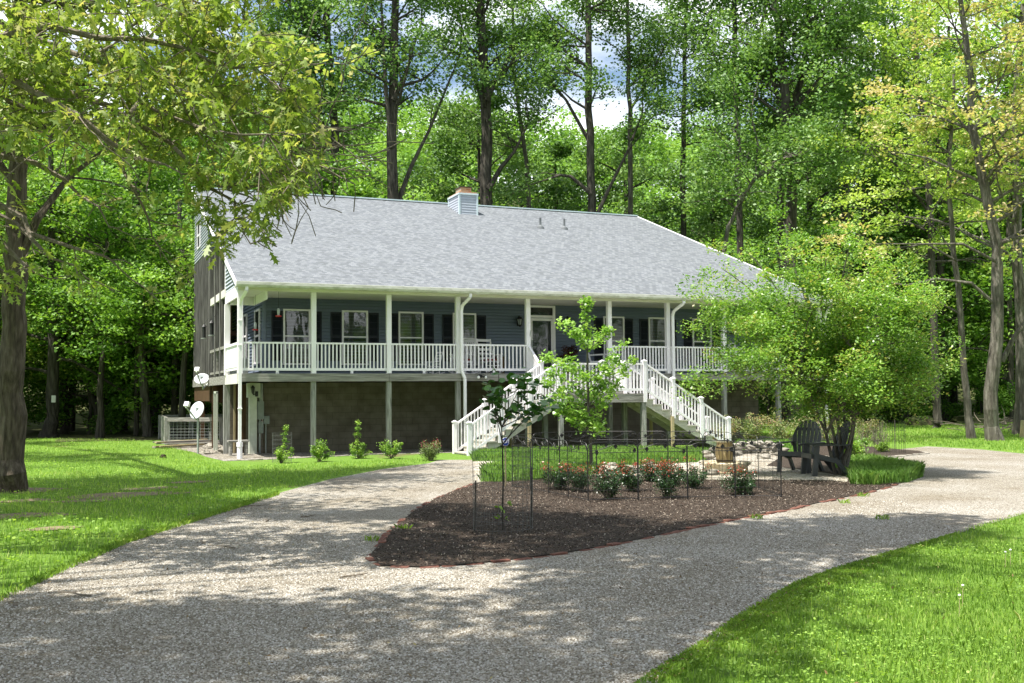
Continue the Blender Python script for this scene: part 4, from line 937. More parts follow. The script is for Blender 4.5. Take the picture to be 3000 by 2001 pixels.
# ------------------------------------------------------------------ fountain, rock wall, chairs
FC = gr(2128, 1385); ft = thing('fountain', 'wooden barrel standing in a round sandstone fountain basin', 'fountain', FC)
b = B(); b.lathe(FC, [(.0, .0), (.46, .0), (.50, .03), (.47, .07), (.46, .14), (.52, .19), (.54, .225), (.51, .245), (.45, .235), (.43, .16), (0, .15)], 36); b.build('basin', M_sand, ft, smooth=True)
b = B(); b.lathe(FC, [(.0, .19), (.435, .19)], 30); b.build('water', M_glass, ft)
bc = FC + Vector((-.02, .02, .19)); b = B(); b.lathe(bc, [(.155, -.05), (.185, .08), (.20, .22), (.19, .36), (.165, .47), (.165, .49), (.14, .49), (.13, .44), (0, .44)], 20); br = b.build('barrel', M_barrel, ft, smooth=False)
for z, r in ((.08, .188), (.36, .193)):
    b = B(); b.lathe(bc, [(r, z - .012), (r + .003, z - .012), (r + .003, z + .012), (r, z + .012)], 20); b.build('hoop', M_brownwood, br)
b = B(); b.lathe(bc, [(.165, .475), (.19, .48), (.19, .505), (.14, .51), (.14, .475)], 20); b.build('barrel_rim', M_sand, br)
b = B(); b.tube([bc + Vector((.06, -.19, .30)), bc + Vector((.07, -.24, .27)), bc + Vector((.07, -.245, .22))], .02, 6); b.blob(bc + Vector((.06, -.19, .33)), .035, .02, .05, 3); b.build('spout', M_black, br)
k = 0
for row, n, zz in ((0, 13, .07), (1, 12, .19), (2, 9, .30)):
    for i in range(n):
        t = (i + .5 * (row % 2)) / n; px = 2070 + 235 * t; py = 1362 - 34 * math.sin(t * math.pi * .8) + rnd.uniform(-1, 1); p = gr(px, py)
        b = B(); b.blob((p.x, p.y, zz), rnd.uniform(.12, .19), rnd.uniform(.10, .16), rnd.uniform(.05, .08), k, .22); k += 1
        o = b.build('wall_stone', M_rock, None); setp(o, 'pale flat fieldstone in the low stacked rock ledge behind the fountain', 'stone', 'stacked stones of the ledge behind the fountain')
for px, py, r in ((2085, 1392, .14), (1795, 1366, .10), (1905, 1362, .08), (2240, 1345, .16), (1850, 1375, .07)):
    p = gr(px, py); b = B(); b.blob((p.x, p.y, r * .35), r * 1.3, r, r * .6, int(px), .2); o = b.build('rock', M_rock, None); setp(o, 'pale rounded rock lying on the patio gravel', 'rock', 'loose rocks on the patio gravel')

def adirondack(name, label, loc, rz, s=1.0):
    root = thing(name, label, 'chair', loc, 'charcoal plastic garden chairs'); o = Vector(loc)
    P = lambda x, y, z: o + Vector((x * s, y * s, z * s))       # faces -y
    b = B()
    for i in range(7): t = i / 6; y = -.28 + .48 * t; z = .40 - .12 * t; b.beam(P(-.26, y, z), P(.26, y, z), .075 * s, .02 * s)
    b.beam(P(-.27, -.33, .37), P(.27, -.33, .37), .03 * s, .09 * s); b.build('seat', M_plastic, root)
    # fan back
    b = B(); b0 = (.20, .27); L0 = .80
    for i in range(7):
        e0 = -1 + 2 * i / 7 + .022; e1 = -1 + 2 * (i + 1) / 7 - .022; pts = []
        H_ = lambda a: L0 * (.80 + .20 * math.sqrt(max(0, 1 - (a * .98) ** 2)) - .12 * a * a)
        rows = [(0, 0), (.35, .35), (.7, .7)]
        cols_ = [e0, (e0 + e1) / 2, e1]; vs = []
        for off in (0, .018):
            for t in (0, .4, .75, 1.0):
                for a in cols_:
                    w_ = .21 + .10 * math.sin(min(1, t * 1.25) * math.pi / 2) - (.05 * max(0, t - .75) / .25); h = H_(a) * t
                    vs.append(P(a * w_, b0[0] + .30 * h - .05 * (1 - a * a) * -1, b0[1] + .93 * h) + Vector((0, off, 0)))
        fs = []
        for o_ in (0, 12):
            for r_ in range(3):
                for c_ in range(2): k_ = o_ + r_ * 3 + c_; fs.append((k_, k_ + 1, k_ + 4, k_ + 3))
        for r_ in range(3): fs += [(r_ * 3, r_ * 3 + 3, 12 + r_ * 3 + 3, 12 + r_ * 3), (r_ * 3 + 2, r_ * 3 + 5, 12 + r_ * 3 + 5, 12 + r_ * 3 + 2)]
        fs += [(9, 10, 22, 21), (10, 11, 23, 22)]
        b.add(vs, fs)
    for z, y, wd in ((.52, .30, .50), (.82, .40, .56)): b.beam(P(-wd * .42, y + .06, z), P(wd * .42, y + .06, z), .02 * s, .05 * s)
    b.build('backrest', M_plastic, root)
    for sx in (-1, 1):
        b = B(); x = .30 * sx
        b.beam(P(x, -.30, .0), P(x, -.24, .56), .055 * s, .09 * s); b.build('leg', M_plastic, root)
        b = B(); b.beam(P(x, .36, .0), P(x * .95, .10, .32), .05 * s, .08 * s); b.beam(P(x * .95, -.26, .38), P(x * .95, .12, .28), .04 * s, .09 * s); b.build('leg', M_plastic, root)
        b = B(); b.beam(P(x * 1.05, -.36, .575), P(x, .38, .575), .12 * s, .025 * s); b.beam(P(x, .30, .57), P(x, .34, .50), .05 * s, .03 * s); b.build('armrest', M_plastic, root, bevel=.01)
    root.rotation_euler.z = rz; return root
c1 = gr(2345, 1383); c2 = gr(2415, 1392)
adirondack('garden_chair', 'charcoal fan-backed plastic garden chair nearer the fountain, left of the pair', (c1.x, c1.y, 0), R_(-62), 1.12)
adirondack('garden_chair', 'charcoal plastic garden chair seen side-on against the multi-stemmed tree, the right one of the pair', (c2.x, c2.y, 0), R_(-108), 1.12)

# ------------------------------------------------------------------ brick edging
def along(pts, step):
    out_ = []; P = [Vector((x, y, 0)) for x, y in pts]
    for a, c in zip(P, P[1:]):
        n = max(1, int((c - a).length / step))
        for i in range(n): out_.append((a.lerp(c, (i + .5) / n), math.atan2((c - a).y, (c - a).x)))
    return out_
def edge(pts, label, group, skip=0.0, mt_=M_brick, L_=.2, w_=.09, h_=.05, name='edging_brick'):
    proto = None
    for p, a in along(pts, L_ + .012):
        if rnd.random() < skip: continue
        if proto is None:
            b = B(); b.box(-L_ / 2, L_ / 2, -w_ / 2, w_ / 2, -.03, h_ - .03); proto = o = b.build(name, mt_, None, bevel=.006)
        else: o = proto.copy(); COL.objects.link(o)
        o.location = (p.x + rnd.uniform(-.015, .015), p.y + rnd.uniform(-.015, .015), -.003 + rnd.uniform(-.012, .012)); o.rotation_euler = (rnd.uniform(-.08, .08), rnd.uniform(-.05, .05), a + rnd.uniform(-.10, .10)); setp(o, label, 'brick', group)
edge(pix([(848, 1279), (872, 1250), (905, 1213), (950, 1175), (1000, 1146), (1050, 1126), (1088, 1112)]), 'red brick laid end to end along the left edge of the mulch bed', 'edging bricks on the left side of the mulch bed', .25)
edge(pix([(2060, 1114), (2000, 1131), (1900, 1152), (1800, 1174), (1700, 1192), (1560, 1220), (1450, 1244), (1300, 1272), (1180, 1287), (1060, 1300), (960, 1305), (872, 1301), (848, 1281)]), 'red brick laid end to end between the mulch and the front curve of the drive', 'edging bricks on the drive side of the mulch bed', .15)
edge(pix([(1870, 1049), (1935, 1051), (2000, 1051), (2060, 1049), (2128, 1042)]), 'flat grey edging stone along the front of the right side bed', 'edging stones of the right side bed', .0, M_rock, .34, .16, .07, 'edging_stone')
edge([(-.6, -1.12), (.6, -1.05), (2.2, -.62), (4.4, -.16), (6.0, -.42)], 'pale edging stone between the lawn and the gravel under the porch', 'edging stones of the porch gravel', .0, M_rock, .4, .08, .06, 'edging_stone')

# ------------------------------------------------------------------ scattered small stuff
def stuff(o): return setp(o, kind='stuff')
def chips(name, poly, n, size, z, mt_, asp=.35, r=rng, lift=.02, up=.8, lo=0, hi=1):
    P = scatter(poly, n, r); C = np.concatenate([P, np.full((n, 1), z) + r.uniform(0, lift, (n, 1))], 1)
    return stuff(leaves(name, C, size, mt_, None, r.uniform(lo, hi, n) ** 2.3, up=up, aspect=asp))
chips('mulch', bed, 60000, .03, .02, M_chip)
def pebbles(name, poly, n, smin, smax, z=.004, r=rng):
    """small eight-sided stones, denser towards the road's near end"""
    P = scatter(poly, n * 3, r); d = np.hypot(P[:, 0] - CAM.x, P[:, 1] - CAM.y); keep = r.uniform(0, 1, len(P)) < np.clip((9.0 / np.maximum(d, 4)) ** 2.2, 0, 1); P = P[keep][:n]; m_ = len(P)
    c = np.concatenate([P, np.full((m_, 1), z)], 1); s = r.uniform(smin, smax, (m_, 1)); a = r.uniform(0, np.pi, m_); e = r.uniform(.6, 1, (m_, 1))
    u = np.stack([np.cos(a), np.sin(a), 0 * a], 1) * s; v = np.stack([-np.sin(a), np.cos(a), 0 * a], 1) * s * e; h = np.zeros((m_, 3)); h[:, 2] = s[:, 0] * r.uniform(.45, .8, m_)
    T = [c + u * .55 + h * .9 + v * .1, c - u * .1 + v * .55 + h * .95, c - u * .55 - v * .05 + h * .85, c + u * .05 - v * .55 + h]
    G = [c + u, c + v, c - u, c - v]
    F_ = [np.stack(T, 1)] + [np.stack([G[i], G[(i + 1) % 4], T[(i + 1) % 4], T[i]], 1) for i in range(4)]
    V = np.concatenate(F_, 0); t = np.tile(r.uniform(0, 1, m_), 5); return stuff(npmesh(name, V, 4, M_peb, None, t))
nearroad = [(-14, -31), (-14, -20), (-4, -17.5), (6, -17), (9, -19), (3, -27), (-.2, -31)]
_pd = np.array(drive)
def inter_scatter(n): return
ndrive = pix([(-100, 1425), (130, 1320), (300, 1245), (480, 1190), (640, 1145), (840, 1240), (850, 1300), (1000, 1320), (1200, 1300), (1500, 1245), (1800, 1190), (2050, 1140), (2200, 1215), (2000, 1296), (1880, 1345), (1750, 1418), (1640, 1488), (1555, 1540), (1480, 1580), (1360, 1750), (-300, 1800)])
pebbles('loose_gravel', ndrive, 90000, .005, .0125)
# fallen twigs on the drive
tw0 = [(430, 1185), (560, 1165), (610, 1200), (540, 1262), (600, 1290), (330, 1222), (690, 1190), (780, 1330), (900, 1215), (40, 1395), (210, 1372), (470, 1250), (980, 1205), (1170, 1105)]
for i, (x, y) in enumerate(tw0):
    p = gr(x * D, y * D); a = rnd.uniform(0, 3.1); L_ = rnd.uniform(.2, .55); b = B(); q = random.Random(i)
    d = Vector((math.cos(a), math.sin(a), 0)); pts = wob((p.x, p.y, .02), Vector((p.x, p.y, .02)) + d * L_, 5, .35, q); pts = [Vector((v.x, v.y, .02 + abs(v.z - .02) * .2)) for v in pts]
    b.tube(pts, [.009, .009, .008, .007, .005, .003], 5); b.tube([pts[2], pts[2] + Vector((d.y, -d.x, .03)) * L_ * .3], [.005, .002], 4); o = b.build('fallen_twig', M_twig, None)
    setp(o, 'thin brown twig fallen on the ground of the drive', 'twig', 'twigs fallen on the drive')

# grass blades -------------------------------------------------------
def blades(name, poly, n, h, wd, mt_=LF_grass, r=rng, lean=.45, segs=2, z=0.0, near=None, lo=0., hi=1., patch=.0, fall=None):
    P = scatter(poly, n, r)
    if fall:
        d = np.hypot(P[:, 0] - CAM.x, P[:, 1] - CAM.y); P = P[r.uniform(0, 1, len(P)) < np.clip((fall / d) ** 1.6, 0, 1)]
    if patch:
        f = np.sin(P[:, 0] * 1.9 + 1.3 * np.sin(P[:, 1] * 1.3)) * np.sin(P[:, 1] * 2.3 + np.sin(P[:, 0] * .9)); P = P[r.uniform(-1, 1, len(P)) < f + patch]
    for bx, by, brx, bry in BARE: P = P[(((P[:, 0] - bx) / brx) ** 2 + ((P[:, 1] - by) / bry) ** 2 > r.uniform(.35, 1.15, len(P))) | (r.uniform(0, 1, len(P)) < .08)]
    n = len(P); c = np.concatenate([P, np.full((n, 1), z)], 1); a = r.uniform(0, 2 * np.pi, n); hh = (h * r.uniform(.5, 1.35, n))[:, None]; ww = (wd * r.uniform(.7, 1.3, n))[:, None]
    sd = np.stack([np.cos(a), np.sin(a), 0 * a], 1); b_ = a + np.pi / 2 + r.uniform(-.6, .6, n); ln = np.stack([np.cos(b_), np.sin(b_), 0 * a], 1) * (r.uniform(.1, 1, n)[:, None] * lean)
    up = np.array([0, 0, 1.0]); base = c; mid = c + (up * .6 + ln * .35) * hh; tip = c + (up * (1 - .25 * lean) + ln * 1.1) * hh
    tn = np.clip(r.normal(.45, .2, n) + .16 * np.sin(P[:, 0] * .8 + 1.5 * np.sin(P[:, 1] * .6)) * np.sin(P[:, 1] * .9) + .1 * np.sin(P[:, 0] * 3.1 + P[:, 1] * 2.2), lo, hi)
    if segs == 2:
        V = np.stack([base - sd * ww * .5, base + sd * ww * .5, mid + sd * ww * .42, tip, mid - sd * ww * .42], 1); k = 5
    else: V = np.stack([base - sd * ww * .5, base + sd * ww * .5, tip], 1); k = 3
    return stuff(npmesh(name, V, k, mt_, None, tn))
rl = pix([(1500, 1572), (1560, 1538), (1640, 1488), (1750, 1418), (1880, 1343), (2000, 1298), (2100, 1260), (2200, 1223), (2351, 1178), (2500, 1160)]) + [(22, -16.5), (26, -21), (6, -31), (-.5, -30.2), (-1.4, -27)]
blades('lawn_grass', rl, 420000, .043, .0068, fall=8.5)
blades('lawn_grass', [p for p in rl], 1500, .16, .008, lean=.6, hi=1, lo=.6, fall=9)
def clover(name, poly, n, size, fall, zmax=.05):
    P = scatter(poly, n, rng); d = np.hypot(P[:, 0] - CAM.x, P[:, 1] - CAM.y); P = P[rng.uniform(0, 1, len(P)) < np.clip((fall / d) ** 1.6, 0, 1)]
    f = np.sin(P[:, 0] * 2.1 + 2 * np.sin(P[:, 1] * .9)) + np.sin(P[:, 1] * 2.7 + P[:, 0]); P = P[f + rng.normal(size=len(P)) * .6 > .1]
    C = np.concatenate([P, rng.uniform(.015, zmax, (len(P), 1))], 1); return stuff(leaves(name, C, size, LF_grass, None, np.clip(rng.normal(.45, .2, len(P)), 0, .8), 'hex', up=.9, aspect=.9))
clover('clover', rl, 150000, .019, 9)
ll = pix([(-260, 1498), (0, 1370), (130, 1308), (300, 1234), (480, 1178), (640, 1128), (760, 1096), (880, 1073), (985, 1062), (985, 1055), (900, 1056), (700, 1066), (540, 1072), (470, 1052)]) + [(-1.0, 8), (-2, 10), (-2, 17), (-6, 20), (-14, 20), (-18, 0), (-17, -16), (-13, -24)]
blades('lawn_grass', ll, 260000, .075, .014, segs=1, fall=17)
clover('clover', ll, 70000, .04, 15, .07)
fr_ = pix([(2130, 1023), (2250, 1030), (2351, 1040), (2600, 1060)]) + [(60, -3), (62, 20), (30, 14), (21, 10), (21, 1)]
blades('lawn_grass', fr_, 90000, .07, .03, segs=1, z=0)
# weeds that creep over the gravel edge
edgeR = pix([(1430, 1590), (1490, 1548), (1580, 1496), (1690, 1420), (1825, 1340), (1955, 1295), (2070, 1262), (2200, 1224), (2000, 1310), (1880, 1362), (1760, 1434), (1650, 1506), (1560, 1556)])
blades('edge_weeds', edgeR, 22000, .035, .006, lean=.9, patch=.35, hi=.7)
chips('leaf_litter', ndrive, 700, .035, .012, M_litter)
chips('leaf_litter', rl, 260, .04, .03, M_litter)
chips('leaf_litter', edgeR, 900, .03, .008, M_litter)
edgeL = pix([(-100, 1435), (0, 1384), (130, 1322), (300, 1246), (480, 1189), (640, 1138), (640, 1130), (480, 1180), (300, 1234), (130, 1308), (-100, 1420)])
blades('edge_weeds', edgeL, 9000, .06, .009, lean=.7, patch=.4)
for i, (px, py) in enumerate(((1090, 1585), (2585, 1522), (2530, 1455), (1180, 1552), (2475, 1475), (2215, 1520))):
    p = gr(px, py); q = [(p.x + .1 * math.cos(t), p.y + .1 * math.sin(t)) for t in np.linspace(0, 5.6, 7)]; o = blades('weed', q, 40, .08, .008, lean=.9); del o['kind']; setp(o, 'small green weed sprouting alone on the drive', 'weed', 'weeds sprouting on the drive', 'thing')
# border grass
lA = [tuple(gr(*p))[:2] for p in [(1382, 1353), (1480, 1352), (1540, 1350), (1700, 1364), (1860, 1364), (2080, 1354), (2092, 1332), (1900, 1325), (1700, 1324), (1400, 1326)]]
lB = [tuple(gr(*p))[:2] for p in [(1408, 1413), (1420, 1385), (1475, 1364), (1560, 1354), (1760, 1372), (1740, 1392), (1560, 1409), (1470, 1415)]]
lC = [tuple(gr(*p))[:2] for p in [(2490, 1420), (2500, 1392), (2560, 1370), (2690, 1380), (2705, 1397), (2660, 1414), (2560, 1424)]]
lD = [tuple(gr(*p))[:2] for p in [(2440, 1370), (2450, 1350), (2560, 1348), (2640, 1362), (2690, 1378), (2560, 1376), (2500, 1385)]]
lE = [tuple(gr(*p))[:2] for p in [(2150, 1322), (2160, 1302), (2300, 1300), (2345, 1318), (2300, 1330)]]
for i, (pl, dn, hh) in enumerate(((lA, 1500, .26), (lB, 1700, .28), (lC, 3000, .30), (lD, 1100, .22), (lE, 900, .25))):
    blades('border_grass', pl, int(area(pl) * dn), hh * .85, .0085, LF_lirio, lean=.62)
# dandelion clocks in the right lawn
for px, py in ((2810, 1752), (2960, 1605), (2945, 1612), (2820, 1720)):
    p = gr(px, py + 55); t = thing('dandelion', 'white dandelion seed head on a thin stem in the right lawn', 'flower', p, 'dandelions gone to seed in the right lawn')
    b = B(); b.tube([p, p + Vector((.01, 0, .15))], .0025, 5); b.build('stem', M_newwood, t); b = B(); b.blob(p + Vector((.01, 0, .165)), .011, .011, .009, 1, .1); b.build('seed_head', M_signwhite, t)
b = B(); p = gr(478, 1342); b.blob((p.x, p.y, .04), .09, .06, .06, 5, .35); o = b.build('dark_clod', M_soil, None); setp(o, 'small dark lump lying alone on the sunlit side lawn', 'clod')
# ------------------------------------------------------------------ bushes
def bush(name, label, c, rx, h, n, lf, size, group=None, cat='bush', tall=None, stems=7, seed=0, lo=.1, hi=.9, shape='rhomb', tiptint=None, aspect=.6):
    q = random.Random(seed); c = Vector(c); root = thing(name, label, cat, c, group); b = B(); tips = []
    for i in range(stems):
        a = q.uniform(0, 6.28); rr = rx * q.uniform(.2, .95); t = c + Vector((rr * math.cos(a), rr * math.sin(a), h * q.uniform(.45, .95) * (1 - .35 * rr / rx)))
        pts = wob(c + Vector((q.uniform(-.04, .04), q.uniform(-.04, .04), -.02)), t, 4, .15, q); b.tube(pts, [.012, .01, .008, .006, .004], 5); tips += [pts[-1], pts[-2], pts[-3]]
    if tall:
        t = c + Vector((tall[0], tall[1], tall[2])); pts = wob(c, t, 6, .1, q); b.tube(pts, [.012, .011, .01, .008, .007, .005, .004], 5); tips += pts[3:] * 2
    b.build('stem', M_twig, root)
    C_, T_ = clusters(tips, n, rx * .34, .85, tspread=.15, lo=lo, hi=hi); C_[:, 2] = np.maximum(C_[:, 2], .03)
    if tiptint is not None:
        f = (C_[:, 2] / h); T_ = np.where(rng.uniform(0, 1, len(T_)) < np.clip((f - .5) * 1.7, 0, .85), rng.uniform(*tiptint, len(T_)), T_ * .5)
    leaves('foliage', C_, size, lf, root, T_, shape, aspect=aspect); return root
g = 'clipped young shrubs in front of the block wall'
for i, (px, py, rx, h, tall, lab) in enumerate((
        (825, 1357, .27, .55, (.10, 0, .92), 'green young shrub with one tall leafy shoot, nearest the left corner of the house'),
        (936, 1353, .34, .66, None, 'rounded green shrub at the foot of the second porch support'),
        (1048, 1344, .30, .52, (-.02, 0, 1.02), 'green shrub with a narrow spire rising from its middle'),
        (1146, 1344, .30, .66, None, 'rounded green shrub at the foot of the third porch support'))):
    p = gr(px, py); bush('shrub', lab, p, rx, h, 1500, LF_bush, .05, g, seed=i, tall=tall, stems=9)
p = gr(1264, 1350); bush('shrub', 'round variegated shrub with burgundy tips left of the stair foot', p, .40, .62, 2400, LF_burg, .04, seed=9, stems=14, lo=.2, hi=.6, tiptint=(.75, 1))
# wire guard round the first shrub
p = gr(826, 1355); cage(p, .25, .80, 'pale wire guard around the young shrub nearest the left corner', [])
for i, (px, py, h) in enumerate(((1629, 1437, .58), (1702, 1443, .62), (1781, 1466, .70), (1852, 1442, .60), (1951, 1460, .72), (2037, 1433, .62), (2174, 1451, .60), (1900, 1412, .5), (1810, 1415, .48), (1960, 1420, .5))):
    labs = ['rose bush with red young leaves, leftmost in the fenced bed', 'dark rose bush second from the left in the fenced bed', 'rose bush with one red bloom on its left side', 'rose bush behind the front row near the middle of the fence', 'largest rose bush with red tips at the front of the fenced bed', 'rose bush directly left of the fountain basin', 'rose bush with red new shoots in front of the fountain', 'small rose bush at the back of the fenced bed, middle one of three', 'small rose bush at the back left of the fenced bed', 'small rose bush at the back right of the fenced bed']
    bush('rose_bush', labs[i], gr(px, py), .33, h, 2800, LF_rose, .036, 'rose bushes inside the black fence', 'rose bush', seed=20 + i, stems=15, lo=.05, hi=.5, tiptint=(.7, 1))
g = 'loose pinkish shrubs right of the stairs'
for i, (x, y, h, rx) in enumerate(((15.6, -1.2, 1.0, .6), (16.7, -1.0, 1.15, .7), (17.8, -1.1, 1.2, .75), (19.0, -1.0, 1.2, .8), (20.3, -.8, 1.3, .8), (21.5, -1.0, 1.1, .8))):
    bush('loose_shrub', 'loose pinkish shrub in the row right of the stair foot', (x, y, 0), rx, h, 2600, LF_varieg, .055, g, seed=40 + i, stems=16)
p = gr(2492, 1337); bush('shrub', 'dense bright green shrub right of the multi-stemmed tree base', p, .48, .66, 3200, LF_bush, .07, seed=50, stems=16)
p = gr(2584, 1325); bush('shrub', 'small green shrub inside the right-hand wire guard', p, .24, .45, 1100, LF_bush, .05, seed=51, stems=9)
# dead stalks
for k, (pxa, pxb, pya) in enumerate(((2440, 2545, 1318), (2560, 2600, 1312))):
    p = gr((pxa + pxb) / 2, pya); root = thing('dry_stalks', ['clump of pale dry stalks behind the bright green shrub', 'clump of pale dry stalks inside the right-hand wire guard'][k], 'stalks', p); b = B(); w_ = (pxb - pxa) * .0085
    for i in range(60):
        x = rnd.uniform(-w_, w_); h = rnd.uniform(.3, .85); b.tube([p + Vector((x * .7, rnd.uniform(-.2, .2), 0)), p + Vector((x + rnd.uniform(-.15, .15), rnd.uniform(-.2, .2), h))], [.006, .003], 4, cap=False)
    b.build('stalk_clump', M_twig, root); root.children[0]['kind'] = 'stuff'

# ------------------------------------------------------------------ small trees of the garden
def tree_from(name, label, base, trunks, group=None, cat='tree', bark_=M_bark, k=8):
    root = thing(name, label, cat, base, group); b = B()
    for pts, rs in trunks: b.tube(pts, rs, k)
    return root, b
def lerp_r(r0, r1, n): return [r0 + (r1 - r0) * i / (n - 1) for i in range(n)]
# sapling
q = random.Random(3); S = SAP; root, b = tree_from('sapling', 'young heart-leaved sapling inside the wire guard in front of the stairs', S, [])
sz = depth(S); top = atd(1462, 1092, sz); pts = wob(S - Vector((0, 0, .03)), top, 9, .04, q); b.tube(pts, lerp_r(.013, .005, 10), 6); tips = [pts[-1], pts[-2]]
for px, py, t in ((1430, 1120, 6), (1520, 1105, 6), (1545, 1110, 7), (1595, 1165, 5), (1570, 1200, 5), (1440, 1195, 5), (1500, 1185, 6), (1470, 1140, 7), (1605, 1185, 6), (1560, 1130, 6), (1445, 1165, 6), (1530, 1195, 5)):
    e = atd(px, py, sz + q.uniform(-.25, .25)); pp = wob(pts[t], e, 4, .12, q); b.tube(pp, lerp_r(.008, .003, 5), 5); tips += [pp[-1], pp[-1], pp[-2], pp[3]]
b.build('trunk', M_barkd, root); C_, T_ = clusters(tips, 240, .14, .9)
leaves('crown', C_, .098, LF_redbud, root, T_, 'hex', up=.6, aspect=.95, droop=.8)
C_ = np.array([tuple(S + Vector((rnd.uniform(-.08, .08), rnd.uniform(-.08, .08), rnd.uniform(.15, .38)))) for _ in range(9)]); leaves('sucker_leaves', C_, .07, LF_bush, root, rng.uniform(.2, .8, 9), 'hex', aspect=.9)
# ginkgo
q = random.Random(5); G_ = gr(1733, 1388); root, b = tree_from('ginkgo_tree', 'slender young tree with fan-shaped bright green leaves in front of the stair landing', G_, [])
sz = depth(G_); pts = [G_ - Vector((0, 0, .05)), atd(1730, 1300, sz), atd(1724, 1200, sz), atd(1722, 1100, sz), atd(1720, 980, sz), atd(1719, 885, sz)]; b.tube(pts, [.045, .036, .03, .025, .016, .006], 8); tips = [pts[-1]] * 3 + [atd(1719, y, sz) for y in (905, 930, 955, 980, 1010)] * 2
def onstem(y):
    for a, c in zip(pts, pts[1:]):
        if True:
            pass
    t = (1388 - y) / (1388 - 885.0); i = min(4, int(t * 5)); return pts[0].lerp(pts[-1], t) if t < .05 else atd(1733 - 13 * min(1, t * 1.3), y, sz)
for px, py, y0 in ((1660, 948, 1015), (1688, 975, 1030), (1778, 968, 1030), (1752, 985, 1035), (1605, 1045, 1110), (1640, 1070, 1120), (1620, 1090, 1150), (1668, 1050, 1120), (1830, 1010, 1110), (1845, 1060, 1120), (1800, 1055, 1120), (1825, 1090, 1150), (1780, 1080, 1140),
        (1605, 1120, 1180), (1640, 1150, 1210), (1680, 1130, 1180), (1615, 1175, 1230), (1650, 1195, 1250), (1690, 1180, 1230), (1760, 1130, 1190), (1800, 1130, 1190), (1790, 1160, 1200), (1760, 1185, 1240), (1700, 1215, 1260), (1690, 1240, 1270), (1750, 1230, 1270), (1755, 1258, 1285), (1735, 1150, 1190), (1720, 1100, 1140), (1630, 1210, 1240)):
    e = atd(px, py, sz + q.uniform(-.75, .75)); pp = wob(onstem(y0), e, 4, .08, q); b.tube(pp, lerp_r(.012, .004, 5), 5); tips += [pp[-1], pp[-1], pp[3], pp[2]]
b.build('trunk', M_barkg, root); C_, T_ = clusters(tips, 5200, .19, .8, lo=.2, hi=.85); leaves('crown', C_, .062, LF_ginkgo, root, T_, 'fan', up=.3, aspect=1, droop=.5)
# crape myrtle
q = random.Random(8); K_ = gr(2465, 1392); root, b = tree_from('crape_myrtle', 'broad multi-stemmed small tree in full leaf beside the garden chairs', K_, [])
sz = depth(K_); tips = []
for (x1, y1, x2, y2, d1, d2) in ((2420, 1270, 2330, 1080, -.2, -.6), (2435, 1240, 2395, 1100, .3, .8), (2475, 1240, 2450, 1050, .4, 1.0), (2500, 1230, 2540, 1050, -.3, -.8), (2505, 1220, 2600, 1120, .2, .5), (2450, 1200, 2480, 1020, 0, .2)):
    a = atd(x1, y1, sz + d1); c = atd(x2, y2, sz + d2); p0 = K_ + Vector((q.uniform(-.12, .12), q.uniform(-.1, .1), -.05)); pp = wob(p0, a, 4, .05, q)[:-1] + wob(a, c, 4, .06, q); b.tube(pp, lerp_r(.042, .022, len(pp)), 8)
    for j in range(5):
        i = q.randint(4, len(pp) - 1); dd = (c - a).normalized() * .7 + Vector((q.gauss(0, .8), q.gauss(0, .8), q.gauss(.2, .5))); branch(b, pp[i], dd, q.uniform(1.0, 1.7), .03, q, 1, tips, 5, 0, 5, .8, (3, 5))
# outline of the crown, followed from the photograph, with its own depth
prof = [(2050, 850), (2100, 780), (2180, 730), (2290, 640), (2330, 700), (2420, 720), (2500, 690), (2580, 740), (2650, 790), (2700, 850), (2750, 900), (2740, 1000), (2750, 1080), (2720, 1150), (2660, 1190), (2560, 1200), (2440, 1215), (2320, 1190), (2230, 1170), (2160, 1110), (2060, 1110), (2040, 960), (2120, 960), (2060, 900), (2200, 1000), (2300, 1100), (2060, 1160), (2100, 880), (2150, 820), (2080, 1050), (2140, 1060)]
cx_, cy_ = 2400, 970
for px, py in prof:
    for f in (.98, .8, .62, .45):
        for _ in range(2): tips.append(atd(cx_ + (px - cx_) * f + q.gauss(0, 22), cy_ + (py - cy_) * f + q.gauss(0, 22), sz + q.gauss(0, 1.0) * math.sqrt(max(.05, 1.1 - f * f)) * 1.4))
for px, py in prof[:22]:
    e = atd(cx_ + (px - cx_) * .97, cy_ + (py - cy_) * .97, sz + q.gauss(0, .4)); a = atd(cx_ + (px - cx_) * .35, cy_ + (py - cy_) * .35 + 30, sz); b.tube(wob(a, e, 6, .12, q), lerp_r(.028, .006, 7), 5)
b.build('trunk', M_barkg, root); C_, T_ = clusters(tips, 88000, .36, .75, lo=.1, hi=.75, tspread=.2); leaves('crown', C_, .072, LF_crape, root, T_, up=.45, aspect=.55)

